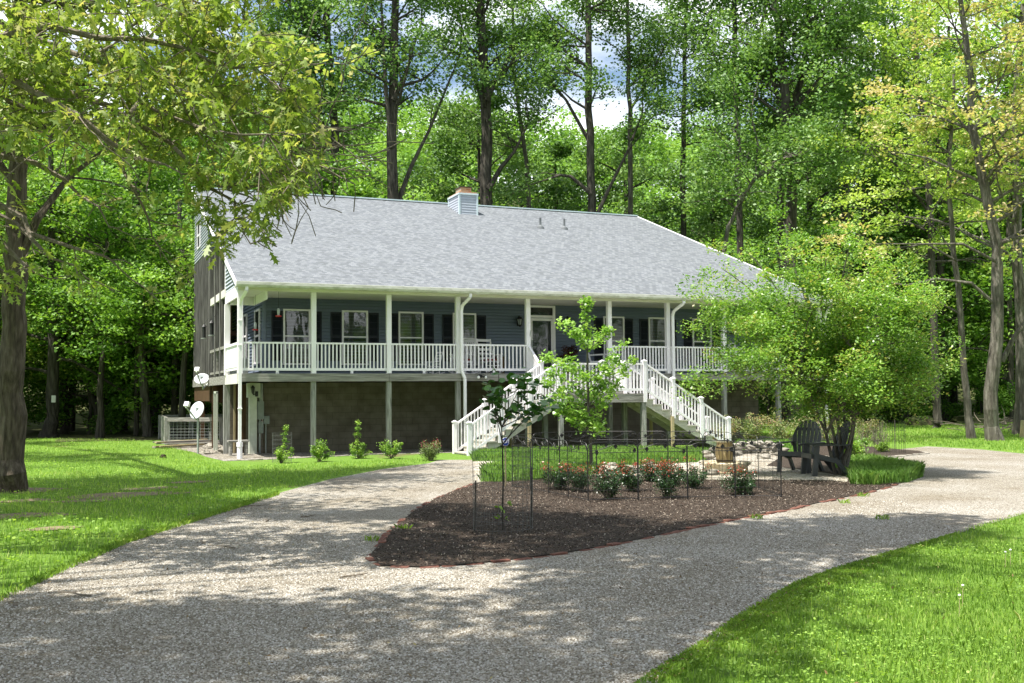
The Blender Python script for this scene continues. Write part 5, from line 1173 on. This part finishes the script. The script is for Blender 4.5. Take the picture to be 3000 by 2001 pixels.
# ------------------------------------------------------------------ tall trees
def big_tree(name, label, paths, limbs, n, lf, size, crown_from=.35, rad=1.1, seed=0, bark_=M_barkd, group=None, nl=16, lim=(3, 6), tilt=.35, cat='tree', base=None, shape='rhomb', extra=(), up=.3, z0=None, aspect=.7, depthk=1, flat=.6, grav=0.0, lo=.1, hi=.9):
    q = random.Random(seed); base = base or paths[0][0][0]; root = thing(name, label, cat, (base[0], base[1], base[2]), group); b = B(); tips = list(extra)
    for pts, r0, r1 in paths:
        P = [Vector(p) for p in pts]; fine = []
        for a, c in zip(P, P[1:]):
            for t in (0, .33, .66): fine.append(a.lerp(c, t) + Vector((q.gauss(0, r0 * .12), q.gauss(0, r0 * .12), 0)))
        fine.append(P[-1]); rs = lerp_r(r0, r1, len(fine)); rs[0] *= 1.35; b.tube(fine, rs, 10)
        m_ = len(fine)
        for i in range(nl // len(paths)):
            t = crown_from + (1 - crown_from) * (i + q.random()) / (nl // len(paths)); k = min(m_ - 1, max(1, int(t * (m_ - 1)))); a = q.uniform(0, 6.28)
            dd = Vector((math.cos(a), math.sin(a), tilt + q.uniform(-.2, .4))); branch(b, fine[k], dd, q.uniform(*lim) * (1.15 - .5 * t), max(.04, rs[k] * .38), q, depthk, tips, 6, grav)
    for pts, r0, r1 in limbs:
        P = [Vector(p) for p in pts]; b.tube(P, lerp_r(r0, r1, len(P)), 7); tips.append(P[-1])
        for j in range(3): branch(b, P[-1 - (j > 1)], (P[-1] - P[-2]).normalized() + Vector((q.gauss(0, .5), q.gauss(0, .5), q.gauss(0, .4))), 2.2, r1 * .8, q, 0, tips, 5)
    b.build('trunk', bark_, root)
    if n: 
        C_, T_ = clusters(tips, n, rad, flat, lo=lo, hi=hi); leaves('crown', C_, size, lf, root, T_, shape, up=up, aspect=aspect)
    return root
def tp(s, *pts): return [dpt(x, y, s) for x, y in pts]
def down(P, z=0.0):     # carry a trunk down to the ground
    p = Vector(P[0]); d = (Vector(P[0]) - Vector(P[1])).normalized(); q = p + Vector((d.x * .1, d.y * .1, 0)); zz = float(terrain(p.x, p.y)); return [Vector((q.x, q.y, zz - .1))] + list(P)
KT = [
 ('tall straight tree above the left part of the roof with a paler trunk', 58, [(770, 470), (768, 300), (760, 180), (750, 60), (745, -80), (742, -220)], .27, [[(765, 270), (735, 160), (720, 60)]], 11),
 ('dark leaning tree just left of the paler tall trunk above the roof', 60, [(742, 470), (744, 360), (735, 270), (715, 150), (700, 30), (690, -80)], .24, [], 12),
 ('tall twin-stemmed tree between the chimney and the left end of the roof', 56, [(902, 480), (900, 300), (903, 150), (905, 0), (905, -180)], .34, [[(900, 340), (886, 210), (880, 90), (872, -60)], [(915, 460), (945, 380), (985, 300), (1040, 165)], [(903, 230), (935, 160), (960, 70)]], 13),
 ('thickest dark trunk rising right behind the chimney', 60, [(1118, 500), (1117, 350), (1116, 200), (1105, 80), (1100, -40), (1100, -200)], .40, [[(1122, 435), (1150, 385), (1180, 350), (1215, 280)], [(1112, 240), (1080, 150), (1060, 60)], [(1116, 230), (1160, 150), (1200, 60)]], 14),
 ('thin dark tree right of the thickest trunk', 64, [(1212, 500), (1210, 380), (1190, 250), (1180, 150), (1178, -40)], .17, [], 15),
 ('tall tree with a drooping left limb above the right half of the roof', 58, [(1360, 510), (1355, 350), (1350, 200), (1352, 60), (1350, -60), (1350, -200)], .27, [[(1358, 445), (1310, 405), (1285, 402), (1255, 412)], [(1356, 330), (1300, 230), (1258, 180)], [(1372, 490), (1405, 420), (1440, 350), (1475, 260)]], 16),
 ('slim twin of the forked tree, standing to its right', 62, [(1447, 520), (1447, 300), (1443, 150), (1440, 0), (1440, -150)], .18, [[(1449, 250), (1490, 180), (1525, 110)]], 17),
 ('crooked leaning tree over the right slope of the roof', 50, [(1656, 620), (1672, 520), (1700, 460), (1735, 405), (1780, 372), (1835, 352)], .12, [[(1700, 460), (1692, 400), (1700, 340), (1690, 250)], [(1735, 405), (1740, 330), (1725, 270)]], 18),
 ('massive forked tree with bare dark lower trunk behind the right end of the house', 54, [(1815, 600), (1818, 450), (1808, 300), (1800, 200), (1788, 100), (1775, -40), (1770, -200)], .34, [[(1818, 430), (1850, 400), (1880, 378), (1945, 370)], [(1805, 270), (1770, 180), (1750, 60)]], 19),
 ('second pale stem standing tight against the massive forked tree', 55, [(1792, 580), (1797, 400), (1822, 260), (1845, 150), (1858, 30), (1865, -120)], .24, [[(1825, 250), (1890, 170), (1930, 90)]], 20),
 ('straight dark tree behind the crooked leaning one', 57, [(1700, 600), (1694, 400), (1690, 200), (1684, 0), (1684, -160)], .21, [[(1690, 230), (1640, 130), (1600, 40)], [(1690, 180), (1740, 90), (1760, 0)]], 22),
 ('tall slim tree between the massive forked tree and the blossoming trees', 63, [(2035, 600), (2035, 400), (2030, 200), (2028, 0), (2028, -150)], .21, [], 23),
 ('tall slim tree above the roof between the slim twin and the straight dark tree', 66, [(1570, 600), (1568, 400), (1572, 200), (1575, 0), (1575, -130)], .21, [], 24),
 ('slim straight tree right of the massive forked tree', 60, [(1945, 580), (1945, 400), (1938, 220), (1935, 50), (1935, -100)], .17, [[(1945, 420), (1990, 390), (2040, 360)]], 21)]
for lab, s, pts, r, limbs, sd in KT:
    P = down(tp(s, *pts)); L_ = [(tp(s + .3 * ((i % 2) * 2 - 1), *l), r * .42, .05) for i, l in enumerate(limbs)]
    big_tree('tall_tree', lab, [(P, r, r * .45)], L_, 15500 if r > .2 else 10500, LF_poplar, .19, .46, 1.15, sd, M_barkd if r > .2 else M_barkg, 'tall trees rising behind the roof', nl=20, lim=(2.6, 5.2), depthk=1)
# right side trees standing on the grass
big_tree('slim_tree', 'thin pale leaning tree on the far lawn, left of the thicker rough-barked one', [(tp(38.7, (2230, 1008), (2214, 850), (2200, 650), (2178, 450), (2185, 300), (2190, 160)), .135, .05)],
         [(tp(38.7, (2203, 720), (2150, 690), (2080, 700), (2010, 730)), .04, .012), (tp(38.4, (2198, 600), (2130, 560), (2050, 570), (1980, 560)), .04, .012), (tp(38.9, (2180, 470), (2120, 430), (2060, 440)), .04, .012), (tp(38.4, (2180, 420), (2120, 520), (2040, 500)), .03, .01)], 6000, LF_yel, .13, .5, .55, 31, M_barkg, nl=16, lim=(1.6, 3.0), flat=.35, grav=-.02)
big_tree('blossoming_tree', 'rough-barked tree with tan and yellow-green blossom on the right lawn', [(tp(37, (2284, 1016), (2274, 900), (2290, 720), (2286, 560), (2258, 420), (2235, 300), (2228, 180), (2212, 40), (2205, -120)), .25, .07)],
         [(tp(37, (2286, 700), (2230, 650), (2150, 640), (2080, 655), (2000, 640)), .07, .015), (tp(37.4, (2300, 830), (2330, 770), (2370, 720), (2420, 600)), .10, .04), (tp(36.6, (2286, 600), (2210, 560), (2110, 560), (2010, 560)), .06, .012), (tp(37, (2240, 320), (2180, 250), (2120, 230)), .05, .012), (tp(37.2, (2262, 440), (2330, 330), (2400, 240)), .07, .02), (tp(36.5, (2235, 300), (2290, 200), (2340, 90)), .05, .02)],
         11000, LF_tan, .15, .38, .62, 32, M_barkg, nl=26, lim=(2.2, 4.2), flat=.35)
big_tree('blossoming_tree', 'yellow-green tree leaning in at the right edge of the photo', [(tp(42, (2345, 1000), (2345, 760), (2335, 520), (2328, 300), (2345, 100), (2350, -60)), .26, .09)], [(tp(42, (2338, 560), (2290, 430), (2240, 380), (2160, 300)), .08, .02), (tp(42, (2330, 350), (2260, 250), (2200, 120)), .07, .02)], 12000, LF_yel, .16, .35, .75, 33, M_barkg, nl=24, lim=(3, 5.5), flat=.4)
big_tree('blossoming_tree', 'pale yellow-green tree behind the thin leaning one', [(down(tp(50, (2150, 940), (2140, 600), (2130, 400), (2110, 200), (2100, 20))), .22, .08)], [(tp(50, (2140, 500), (2060, 380), (1990, 330)), .07, .02)], 13000, LF_yel, .18, .35, .8, 34, M_barkd, nl=24, lim=(3, 6), flat=.4)
for i, (x, s, r) in enumerate(((2165, 60, .33), (2190, 63, .30), (2322, 58, .2), (2060, 66, .2), (1990, 62, .18), (2250, 70, .22))):
    P = down(tp(s, (x, 930), (x - 3, 760), (x - 6, 560), (x - 10, 300), (x - 12, 60)))
    big_tree('wood_tree', ['stout dark trunk beyond the right lawn, left of a close pair', 'stout dark trunk beyond the right lawn, right of a close pair', 'dark trunk between the rough-barked tree and the right edge', 'dark trunk seen above the right end of the broad garden tree', 'slim dark trunk behind the crown of the broad garden tree', 'dark trunk deep in the wood between the two lawn trees'][i], [(P, r, .08)], [], 8000, LF_wood, .26, .3, 1.5, 60 + i, M_barkd, nl=16, lim=(3, 6))
# left side trees
OAKB = gr(20, 1442)
so_ = depth(OAKB)
LBAND = []  # unseen crown tips added to the oak to throw shade bands on the lawn
for pl_, n_ in ((pix([(60, 1105), (560, 1090), (900, 1070), (880, 1082), (640, 1122), (300, 1148), (0, 1168)]), 75), (pix([(60, 1046), (340, 1040), (345, 1056), (60, 1062)]), 22), (pix([(60, 1010), (200, 1012), (190, 1024), (60, 1026)]), 10)):
    for gx, gy in scatter(pl_, n_, np.random.default_rng(3)):
        s_ = (Vector((gx, gy, 0)) - CAM).dot(CF); h_ = max(12.0, 3.4 + .40 * s_) + rnd.uniform(0, 1.2); p_ = Vector((gx, gy, 0)) - SUN_DIR * (h_ / -SUN_DIR.z); p_.z = h_; LBAND.append(p_)
LLIMB = [([atd(60, 100, so_) + Vector((0, 0, 1.0)), LBAND[i_].lerp(atd(60, 0, so_), .4) + Vector((0, 0, 2.0)), LBAND[i_]], .09, .02) for i_ in range(0, len(LBAND), 7)]
big_tree('oak_tree', 'large oak with thick furrowed trunk at the left edge of the lawn', [([OAKB - Vector((0, 0, .1))] + [atd(x, y, so_) for x, y in ((28, 1350), (34, 1150), (36, 950), (38, 800), (48, 620), (56, 450), (60, 250), (62, 0), (64, -250), (60, -600))], .275, .09)],
         [([atd(40, 800, so_), atd(110, 640, so_), atd(200, 520, so_ + .5), atd(330, 420, so_ + 1)], .10, .03), ([atd(50, 560, so_), atd(0, 480, so_), atd(-80, 400, so_)], .09, .04), ([atd(40, 900, so_), atd(10, 800, so_ - .5), atd(-80, 720, so_ - 1)], .07, .03)] + LLIMB,
         34000, LF_oak, .16, .62, .75, 71, M_bark, nl=26, lim=(2.5, 5.5), tilt=.15, aspect=.7, flat=.45, extra=LBAND * 4)
LT = [('leaning trunk with a small white box on it, at the left edge of the wood', 48, [(112, 1004), (118, 900), (121, 780), (118, 600), (118, 400), (120, 150)], .38),
      ('pale mottled trunk leaning left at the wood edge, middle of the left lawn', 47.5, [(343, 1006), (330, 880), (322, 780), (316, 600), (312, 400), (312, 150)], .25),
      ('slim trunk just left of the pale mottled leaning one', 48, [(312, 1005), (315, 850), (317, 700), (318, 500), (318, 300)], .13),
      ('slim pale trunk behind the timber pen', 50, [(398, 992), (402, 880), (408, 740), (412, 560), (415, 340), (418, 100)], .2),
      ('crooked dark trunk in the middle of the left wood', 51, [(235, 1004), (222, 940), (195, 850), (190, 760), (200, 560)], .22),
      ('dark trunk at the far left edge behind the oak', 50, [(-12, 1006), (-5, 800), (0, 560), (0, 300)], .25),
      ('thin straight dark trunk between the oak and the white box trunk', 56, [(168, 1000), (166, 840), (160, 650), (158, 400)], .14),
      ('thin dark trunk left of the timber pen', 55, [(262, 1000), (264, 850), (268, 650), (270, 400)], .15)]
for i, (lab, s, pts, r) in enumerate(LT):
    P = down(tp(s, *pts)) if s < 1 else [Vector((0, 0, 0))] and (lambda Q: [Vector((Q[0].x, Q[0].y, -.1))] + Q)(tp(s, *pts))
    big_tree('wood_tree', lab, [(P, r, .07)], [], 9500, LF_wood, .19, .42, 1.15, 80 + i, M_barkg if i in (1, 3) else M_barkd, nl=18, lim=(3, 5.5), tilt=.1, flat=.5)
p = dpt(123, 916, 47.5); b = B(); b.box(p.x - .09, p.x + .09, p.y - .08, p.y + .02, p.z - .16, p.z + .16); o = b.build('white_box', M_signwhite, None, bevel=.02); setp(o, 'small white box fixed to the leaning trunk at the left wood edge', 'box')

# overhanging oak branches from a tree off to the left, near the camera
def near_oak():
    q = random.Random(91); tb = CAM + CR * -11.0 + Vector((CF.x, CF.y, 0)) * 10.5; tb.z = 0
    root = thing('oak_tree', 'near oak whose drooping lobed-leaf branches fill the upper left', 'tree', tb); b = B(); tips = []
    def okp(p):
        r_ = Vector(p) - CAM; z_ = r_.dot(CF); x_ = (1500 + F_PX * r_.dot(CR) / z_) / D; y_ = (1000.5 - F_PX * r_.dot(CU) / z_) / D
        return x_, y_, y_ < np.interp(x_, [-100, 0, 315, 420, 600, 735, 760], [300, 300, 300, 360, 405, 415, 330])
    tr = [tb + Vector((0, 0, -.1)), tb + Vector((.1, 0, 2.5)), tb + Vector((.2, .1, 5)), tb + Vector((.2, .3, 8)), tb + Vector((.5, .2, 12))]; b.tube(tr, [.5, .38, .33, .26, .12], 12)
    Lm = [([(-300, 60), (60, 185), (240, 235), (400, 330), (520, 420), (600, 470)], 11.5), ([(-300, -40), (40, 90), (200, 130), (420, 170), (600, 260), (720, 305)], 12.2), ([(-300, 180), (0, 230), (100, 290), (170, 315)], 11),
          ([(-250, 20), (190, 280), (330, 375), (420, 400)], 10.6), ([(400, 330), (470, 415), (530, 475), (560, 510), (575, 560)], 11.0), ([(-300, 350), (0, 470), (90, 530), (230, 580), (300, 640)], 11.6), ([(-300, 300), (30, 520), (120, 600), (200, 640)], 12.4),
          ([(-200, -120), (200, -20), (420, 40), (560, 60)], 12.0), ([(-200, 120), (120, 60), (330, 90), (520, 150), (640, 200)], 11.0), ([(520, 420), (620, 395), (700, 375), (745, 300)], 11.6), ([(520, 420), (590, 455), (640, 462), (690, 450)], 11.4),
          ([(-150, 330), (80, 380), (200, 440), (250, 520)], 11.5), ([(300, 260), (380, 250), (480, 300), (600, 330), (690, 340)], 10.8), ([(200, 130), (300, 60), (400, 0), (480, -60)], 11.5), ([(-200, 500), (0, 560), (60, 620), (110, 640)], 11.4), ([(250, 330), (300, 420), (340, 500), (360, 560)], 11.2)]
    for i, (pts, s) in enumerate(Lm):
        P = [dpt(x, y, s + .25 * math.sin(k * 2 + i)) for k, (x, y) in enumerate(pts)]
        if pts[0][0] < -100: P = [tr[2 + (i % 2)]] + P
        fine = []
        for a, c in zip(P, P[1:]):
            for t in (0, .5): fine.append(a.lerp(c, t) + Vector((q.gauss(0, .04), q.gauss(0, .04), q.gauss(0, .04))))
        fine.append(P[-1]); r0 = .055 if pts[0][0] < -100 else .022; b.tube(fine, lerp_r(r0, .006, len(fine)), 6)
        for k in range(2, len(fine)):
            x_, y_, ok_ = okp(fine[k]); ok2 = (x_ < 700 and y_ < 400) or x_ < 420
            for _ in range(4 if ok_ else 1):
                if not ok_ and q.random() < (.35 if ok2 else .0): continue
                dd = Vector((CR.x, CR.y, 0)) * q.uniform(-.3, 1) + Vector((CF.x, CF.y, 0)) * q.gauss(0, .7) + Vector((0, 0, q.gauss(-.1, .5)))
                branch(b, fine[k], dd, q.uniform(.5, 1.0) * (1 if ok_ else .45), .009, q, 1, tips, 4, -.06, 4, .8, (1, 3))
    ub = b.build('trunk', M_twig, root)
    T = np.array([tuple(t) for t in tips]); rel = T - np.array(CAM); X = 1500 + F_PX * (rel @ np.array(CR)) / (rel @ np.array(CF)); Y = 1000.5 - F_PX * (rel @ np.array(CU)) / (rel @ np.array(CF)); x = X / D; y = Y / D
    lim = np.interp(y, [-200, 0, 150, 300, 330, 400, 470, 600, 700], [600, 640, 700, 775, 745, 710, 640, 600, 250]); kp = (x < lim) & (rel @ np.array(CF) > 6)
    T = T[kp]; y = y[kp]; x = x[kp]; yb_ = np.interp(x, [-100, 0, 315, 420, 600, 735, 760], [300, 300, 300, 360, 405, 415, 330]); pr = np.where(y > yb_ + 25, np.where(x > 440, .6, .22), 1.0); T = T[rng.uniform(0, 1, len(T)) < pr]
    n = 10500; idx = rng.integers(0, len(T), n); C_ = T[idx] + rng.normal(size=(n, 3)) * .06; tb_ = rng.uniform(.15, .8, len(T))[idx]
    leaves('crown', C_, .125, LF_oak, root, np.clip(tb_ + rng.normal(size=n) * .2, 0, 1), 'oak', up=.5, droop=1.1)
near_oak()

# crowns overhead, off the picture, whose shade dapples the drive
SHP = pix([(-260, 1215), (0, 1165), (300, 1135), (640, 1150), (800, 1175), (1000, 1165), (1300, 1190), (1500, 1222), (1900, 1190), (2150, 1185), (2150, 1228), (1880, 1345), (1640, 1488), (1480, 1600), (1330, 2150), (-700, 2200)])
TRK = [((-18.5, -21, 0), 'tall oak standing off to the left of the drive'), ((-12, -38, 0), 'tall oak standing behind the viewer on the left'), ((5.5, -37, 0), 'tall oak standing behind the viewer on the right')]
def shade():
    q = random.Random(101); G2 = scatter(SHP, 560, np.random.default_rng(5)); sets = [[], [], []]
    extra = [(q.uniform(-14, -9), q.uniform(-22, -13)) for _ in range(40)] + [(q.uniform(4, 9), q.uniform(-30, -24)) for _ in range(9)]
    for gx, gy in [tuple(g) for g in G2] + extra:
        h = q.uniform(12.5, 17); p = Vector((gx, gy, 0)) - SUN_DIR * (h / -SUN_DIR.z); s = (p - CAM).dot(CF); p.z = h
        if s > 0 and h < 4.2 + .42 * s: continue
        hit = False
        for zt in (3, 4, 5, 6):
            h_ = p + SUN_DIR * ((p.z - zt) / -SUN_DIR.z); r_ = h_ - CAM; z_ = r_.dot(CF); xx = r_.dot(CR) / max(z_, .1)
            if 8.5 < z_ < 14 and -.7 < xx < -.18: hit = True
        if hit: continue
        k = min(range(3), key=lambda i: (p.xy - Vector(TRK[i][0]).xy).length + (4 if i == 0 else 0)); sets[k].append(p)
    for (base, lab), tips in zip(TRK, sets):
        base = Vector(base); root = thing('shade_tree', lab, 'tree', base); b = B(); c = Vector((base.x, base.y, 14)); b.tube([base - Vector((0, 0, .1)), base.lerp(c, .35), base.lerp(c, .7), c + Vector((0, 0, 2))], [.42, .33, .26, .1], 10)
        for i, p in enumerate(tips):
            if i % 4 == 0: b.tube(wob(base.lerp(c, q.uniform(.8, 1.0)), p, 5, .06, q), lerp_r(.08, .01, 6), 5)
        b.build('trunk', M_bark, root); C_, T_ = clusters(tips, int(len(tips) * 85), .95, .5); leaves('crown', C_, .17, LF_oak, root, T_, 'hex', up=.8, aspect=.8)
shade()

# ------------------------------------------------------------------ the wood behind
def proto(name, h, r, cz, n, rad, size, lf, seed, tr=.18, bark_=M_barkd, nc=40):
    q = random.Random(seed); root = thing(name, None, 'tree', (0, 0, 0)); b = B(); b.tube([(0, 0, -.2), (.1, 0, h * .3), (-.1, .1, h * .65), (0, 0, h * .95)], [tr * 1.3, tr, tr * .7, .03], 7); tips = []
    for i in range(nc):
        z = cz + (h - cz) * (i + q.random()) / nc; f = math.sin(math.pi * min(1, .12 + .88 * (z - cz) / (h - cz))) ** .6; a = q.uniform(0, 6.28); d = r * f * math.sqrt(q.uniform(.25, 1)); p = Vector((d * math.cos(a), d * math.sin(a), z)); tips.append(p)
        if i % 2 == 0: b.tube(wob((0, 0, max(.5, z - d * .5)), p, 4, .08, q), lerp_r(tr * .35, .015, 5), 4)
    b.build('trunk', bark_, root); C_, T_ = clusters(tips, n, rad, .6, lo=.15, hi=.85); leaves('crown', C_, size, lf, root, T_, up=.35, aspect=.75); return root
PR = [proto('wood_tree', 11, 3.2, 1.8, 13000, 1.1, .19, LF_wood, 1), proto('wood_tree', 14, 3.8, 3.5, 14000, 1.3, .21, LF_wood2, 2), proto('wood_tree', 18, 4.5, 7, 15000, 1.4, .22, LF_poplar, 3, .25), proto('understory_bush', 4.5, 2.4, .3, 8000, .8, .15, LF_wood, 4, .07, nc=30),
      proto('wood_tree', 12, 3.0, 2.2, 13000, .95, .18, LF_wood3, 5), proto('wood_tree', 13, 3.4, 2.6, 14000, 1.0, .17, LF_yel, 6)]
used = [False] * 6
def plant(k, x, y, s, label, group, cat='tree'):
    o = PR[k] if not used[k] else copy_tree(PR[k]); used[k] = True
    o.location = (x, y, float(terrain(x, y)) - .05); o.rotation_euler.z = rnd.uniform(0, 6.28); v = rnd.uniform(.9, 1.15) * s; o.scale = (v, v, v * rnd.uniform(.9, 1.12)); setp(o, label, cat, group)
def at_sl(s, lat): return CAM.x + CF.x * s / .9987 + CR.x * lat, CAM.y + CF.y * s / .9987 + CR.y * lat
lw = ('leafy green tree in the dense wood beyond the left lawn', 'trees of the wood beyond the left lawn')
hw_ = ('leafy green tree in the dense wood straight behind the house roof', 'trees of the wood behind the house')
rw = ('leafy green tree in the dense wood beyond the right lawn', 'trees of the wood beyond the right lawn')
for s, k, st in ((53, 0, 3.6), (57, 1, 4.2), (62, 2, 4.4), (69, 2, 5), (50.5, 3, 3.4)):
    lat = -s * .62
    while lat < s * .62:
        x, y = at_sl(s + rnd.uniform(-1.5, 1.5), lat + rnd.uniform(-1, 1)); u = lat / s
        if s < 53 and u > -.17: pass
        elif s < 66 and -.14 < u < .31: pass
        elif u > .25 and s < 58: pass
        else:
            kk = k if rnd.random() < .75 else (k + 1) % 3 if k < 3 else 3
            if kk in (0, 1) and rnd.random() < .38: kk = rnd.choice([4, 4, 5])
            plant(kk, x, y, 1.0, *(lw if u < -.16 else hw_ if u < .22 else rw))
        lat += st * rnd.uniform(.8, 1.2)
for s in (59, 61):
    lat = s * .24
    while lat < s * .6:
        x, y = at_sl(s + rnd.uniform(-1, 1), lat); plant(3, x, y, .9, 'low leafy bush at the wood edge beyond the right lawn', 'bushes at the wood edge beyond the right lawn', 'bush'); lat += rnd.uniform(2.6, 4.2)
for s, lat in ((44, -26), (40, -30), (46, -31), (36, -27)):
    x, y = at_sl(s, lat); plant(1, x, y, 1.1, 'leafy tree at the far left edge beside the lawn', 'trees at the far left edge')
# woods behind the viewer (seen in the window panes)
for i in range(34):
    a = R_(120 + 300 * i / 33.0); plant(rnd.choice([1, 2]), CAM.x + 10 + 44 * math.cos(a), CAM.y + 4 + 34 * math.sin(a) - 6, 1.25, 'tree of the wood that closes the clearing behind the viewer', 'trees of the wood behind the viewer') if math.sin(a) < .1 and CAM.y - 2 + 34 * math.sin(a) < -36 else None
# hanging maple branch layers at the left: mid green trees with low crowns in front of the wood
for i, (x, y, s, lab) in enumerate(((230, 1000, 46, 'spreading bright green maple at the front of the left wood'), (420, 985, 44, 'bright green maple whose branches reach the left gable'))):
    p = dpt(x, y, s); p.z = 0; c = [dpt(x + rnd.uniform(-190, 150 if i == 0 else 55), rnd.uniform(560 if i == 0 else 640, 790), s + rnd.uniform(-3, 3)) for _ in range(60)]
    big_tree('maple_tree', lab, [([p, p + Vector((0, 0, 3)), p + Vector((.3, 0, 6)), p + Vector((0, .2, 13 if i == 0 else 8))], .16, .05)], [], 13000, LF_wood, .15, .5, .95, 120 + i, M_barkd, nl=14, lim=(3, 5), extra=c, flat=.35, lo=.3, hi=1)
# hillside wood: nobody could count it
def hill():
    Vs = []; Ts = []; s = 76.0
    while s < 188:
        lat = -s * .60
        while lat < s * .62:
            x, y = at_sl(s + rng.uniform(-2.5, 2.5), lat + rng.uniform(-2, 2)); z = float(terrain(x, y)); r = rng.uniform(3.2, 5.0); h = rng.uniform(9, 15)
            n = 1150 if s < 120 else 850; k = 16; cc = rng.normal(size=(k, 3)); cc /= np.linalg.norm(cc, axis=1)[:, None]; cc *= np.array([r * .75, r * .75, h * .32]) * rng.uniform(.6, 1, (k, 1)); cc += np.array([x, y, z + h * .62])
            idx = rng.integers(0, k, n); g_ = rng.normal(size=(n, 3)); g_ /= np.linalg.norm(g_, axis=1)[:, None]; Vs.append(cc[idx] + g_ * (rng.uniform(0, 1, n) ** .4)[:, None] * r * .42 * np.array([1, 1, .7])); tt = rng.uniform(.1, .9)
            Ts.append(np.clip(tt + rng.normal(size=n) * .12 + rng.uniform(-.15, .15, k)[idx], 0, 1)); lat += rng.uniform(5.2, 7.2)
        s += 6.0
    C_ = np.concatenate(Vs); T_ = np.concatenate(Ts); o = leaves('hillside_wood', C_, .48, LF_hill, None, T_, up=.5, aspect=.8); setp(o, kind='stuff'); print('hill quads', len(C_))
hill()
# brush pile and stump by the right edge
p = gr(2985, 1262); root = thing('brush_pile', 'pile of dry sticks and brush at the right edge of the far lawn', 'brush pile', p); b = B(); q = random.Random(6)
for i in range(110):
    a = p + Vector((q.gauss(0, 1.2), q.gauss(0, .8), q.uniform(.0, .5))); c = a + Vector((q.gauss(0, .7), q.gauss(0, .7), q.gauss(.1, .3))); b.tube(wob(a, c, 3, .15, q), [.02, .016, .012, .006], 4)
b.build('stick_heap', M_twig, root); root.children[0]['kind'] = 'stuff'
p = gr(3005, 1282); b = B(); b.tube([p - Vector((0, 0, .1)), p + Vector((0, 0, .5)), p + Vector((.02, 0, .62))], [.22, .17, .16], 12); o = b.build('tree_stump', M_newwood, None); setp(o, 'short pale tree stump by the brush pile at the right edge', 'stump')
for px, py, r in ((2860, 1232, 1.6), (2700, 1238, 1.0)):
    p = gr(px, py + 8); b = B(); b.blob((p.x, p.y, 0), r, r * .7, .45, int(px), .2, 14, 8); o = b.build('leaf_mound', M_floor, None); setp(o, 'low brown mound of leaf litter at the wood edge beyond the right lawn', 'mound', 'leaf litter mounds at the right wood edge')
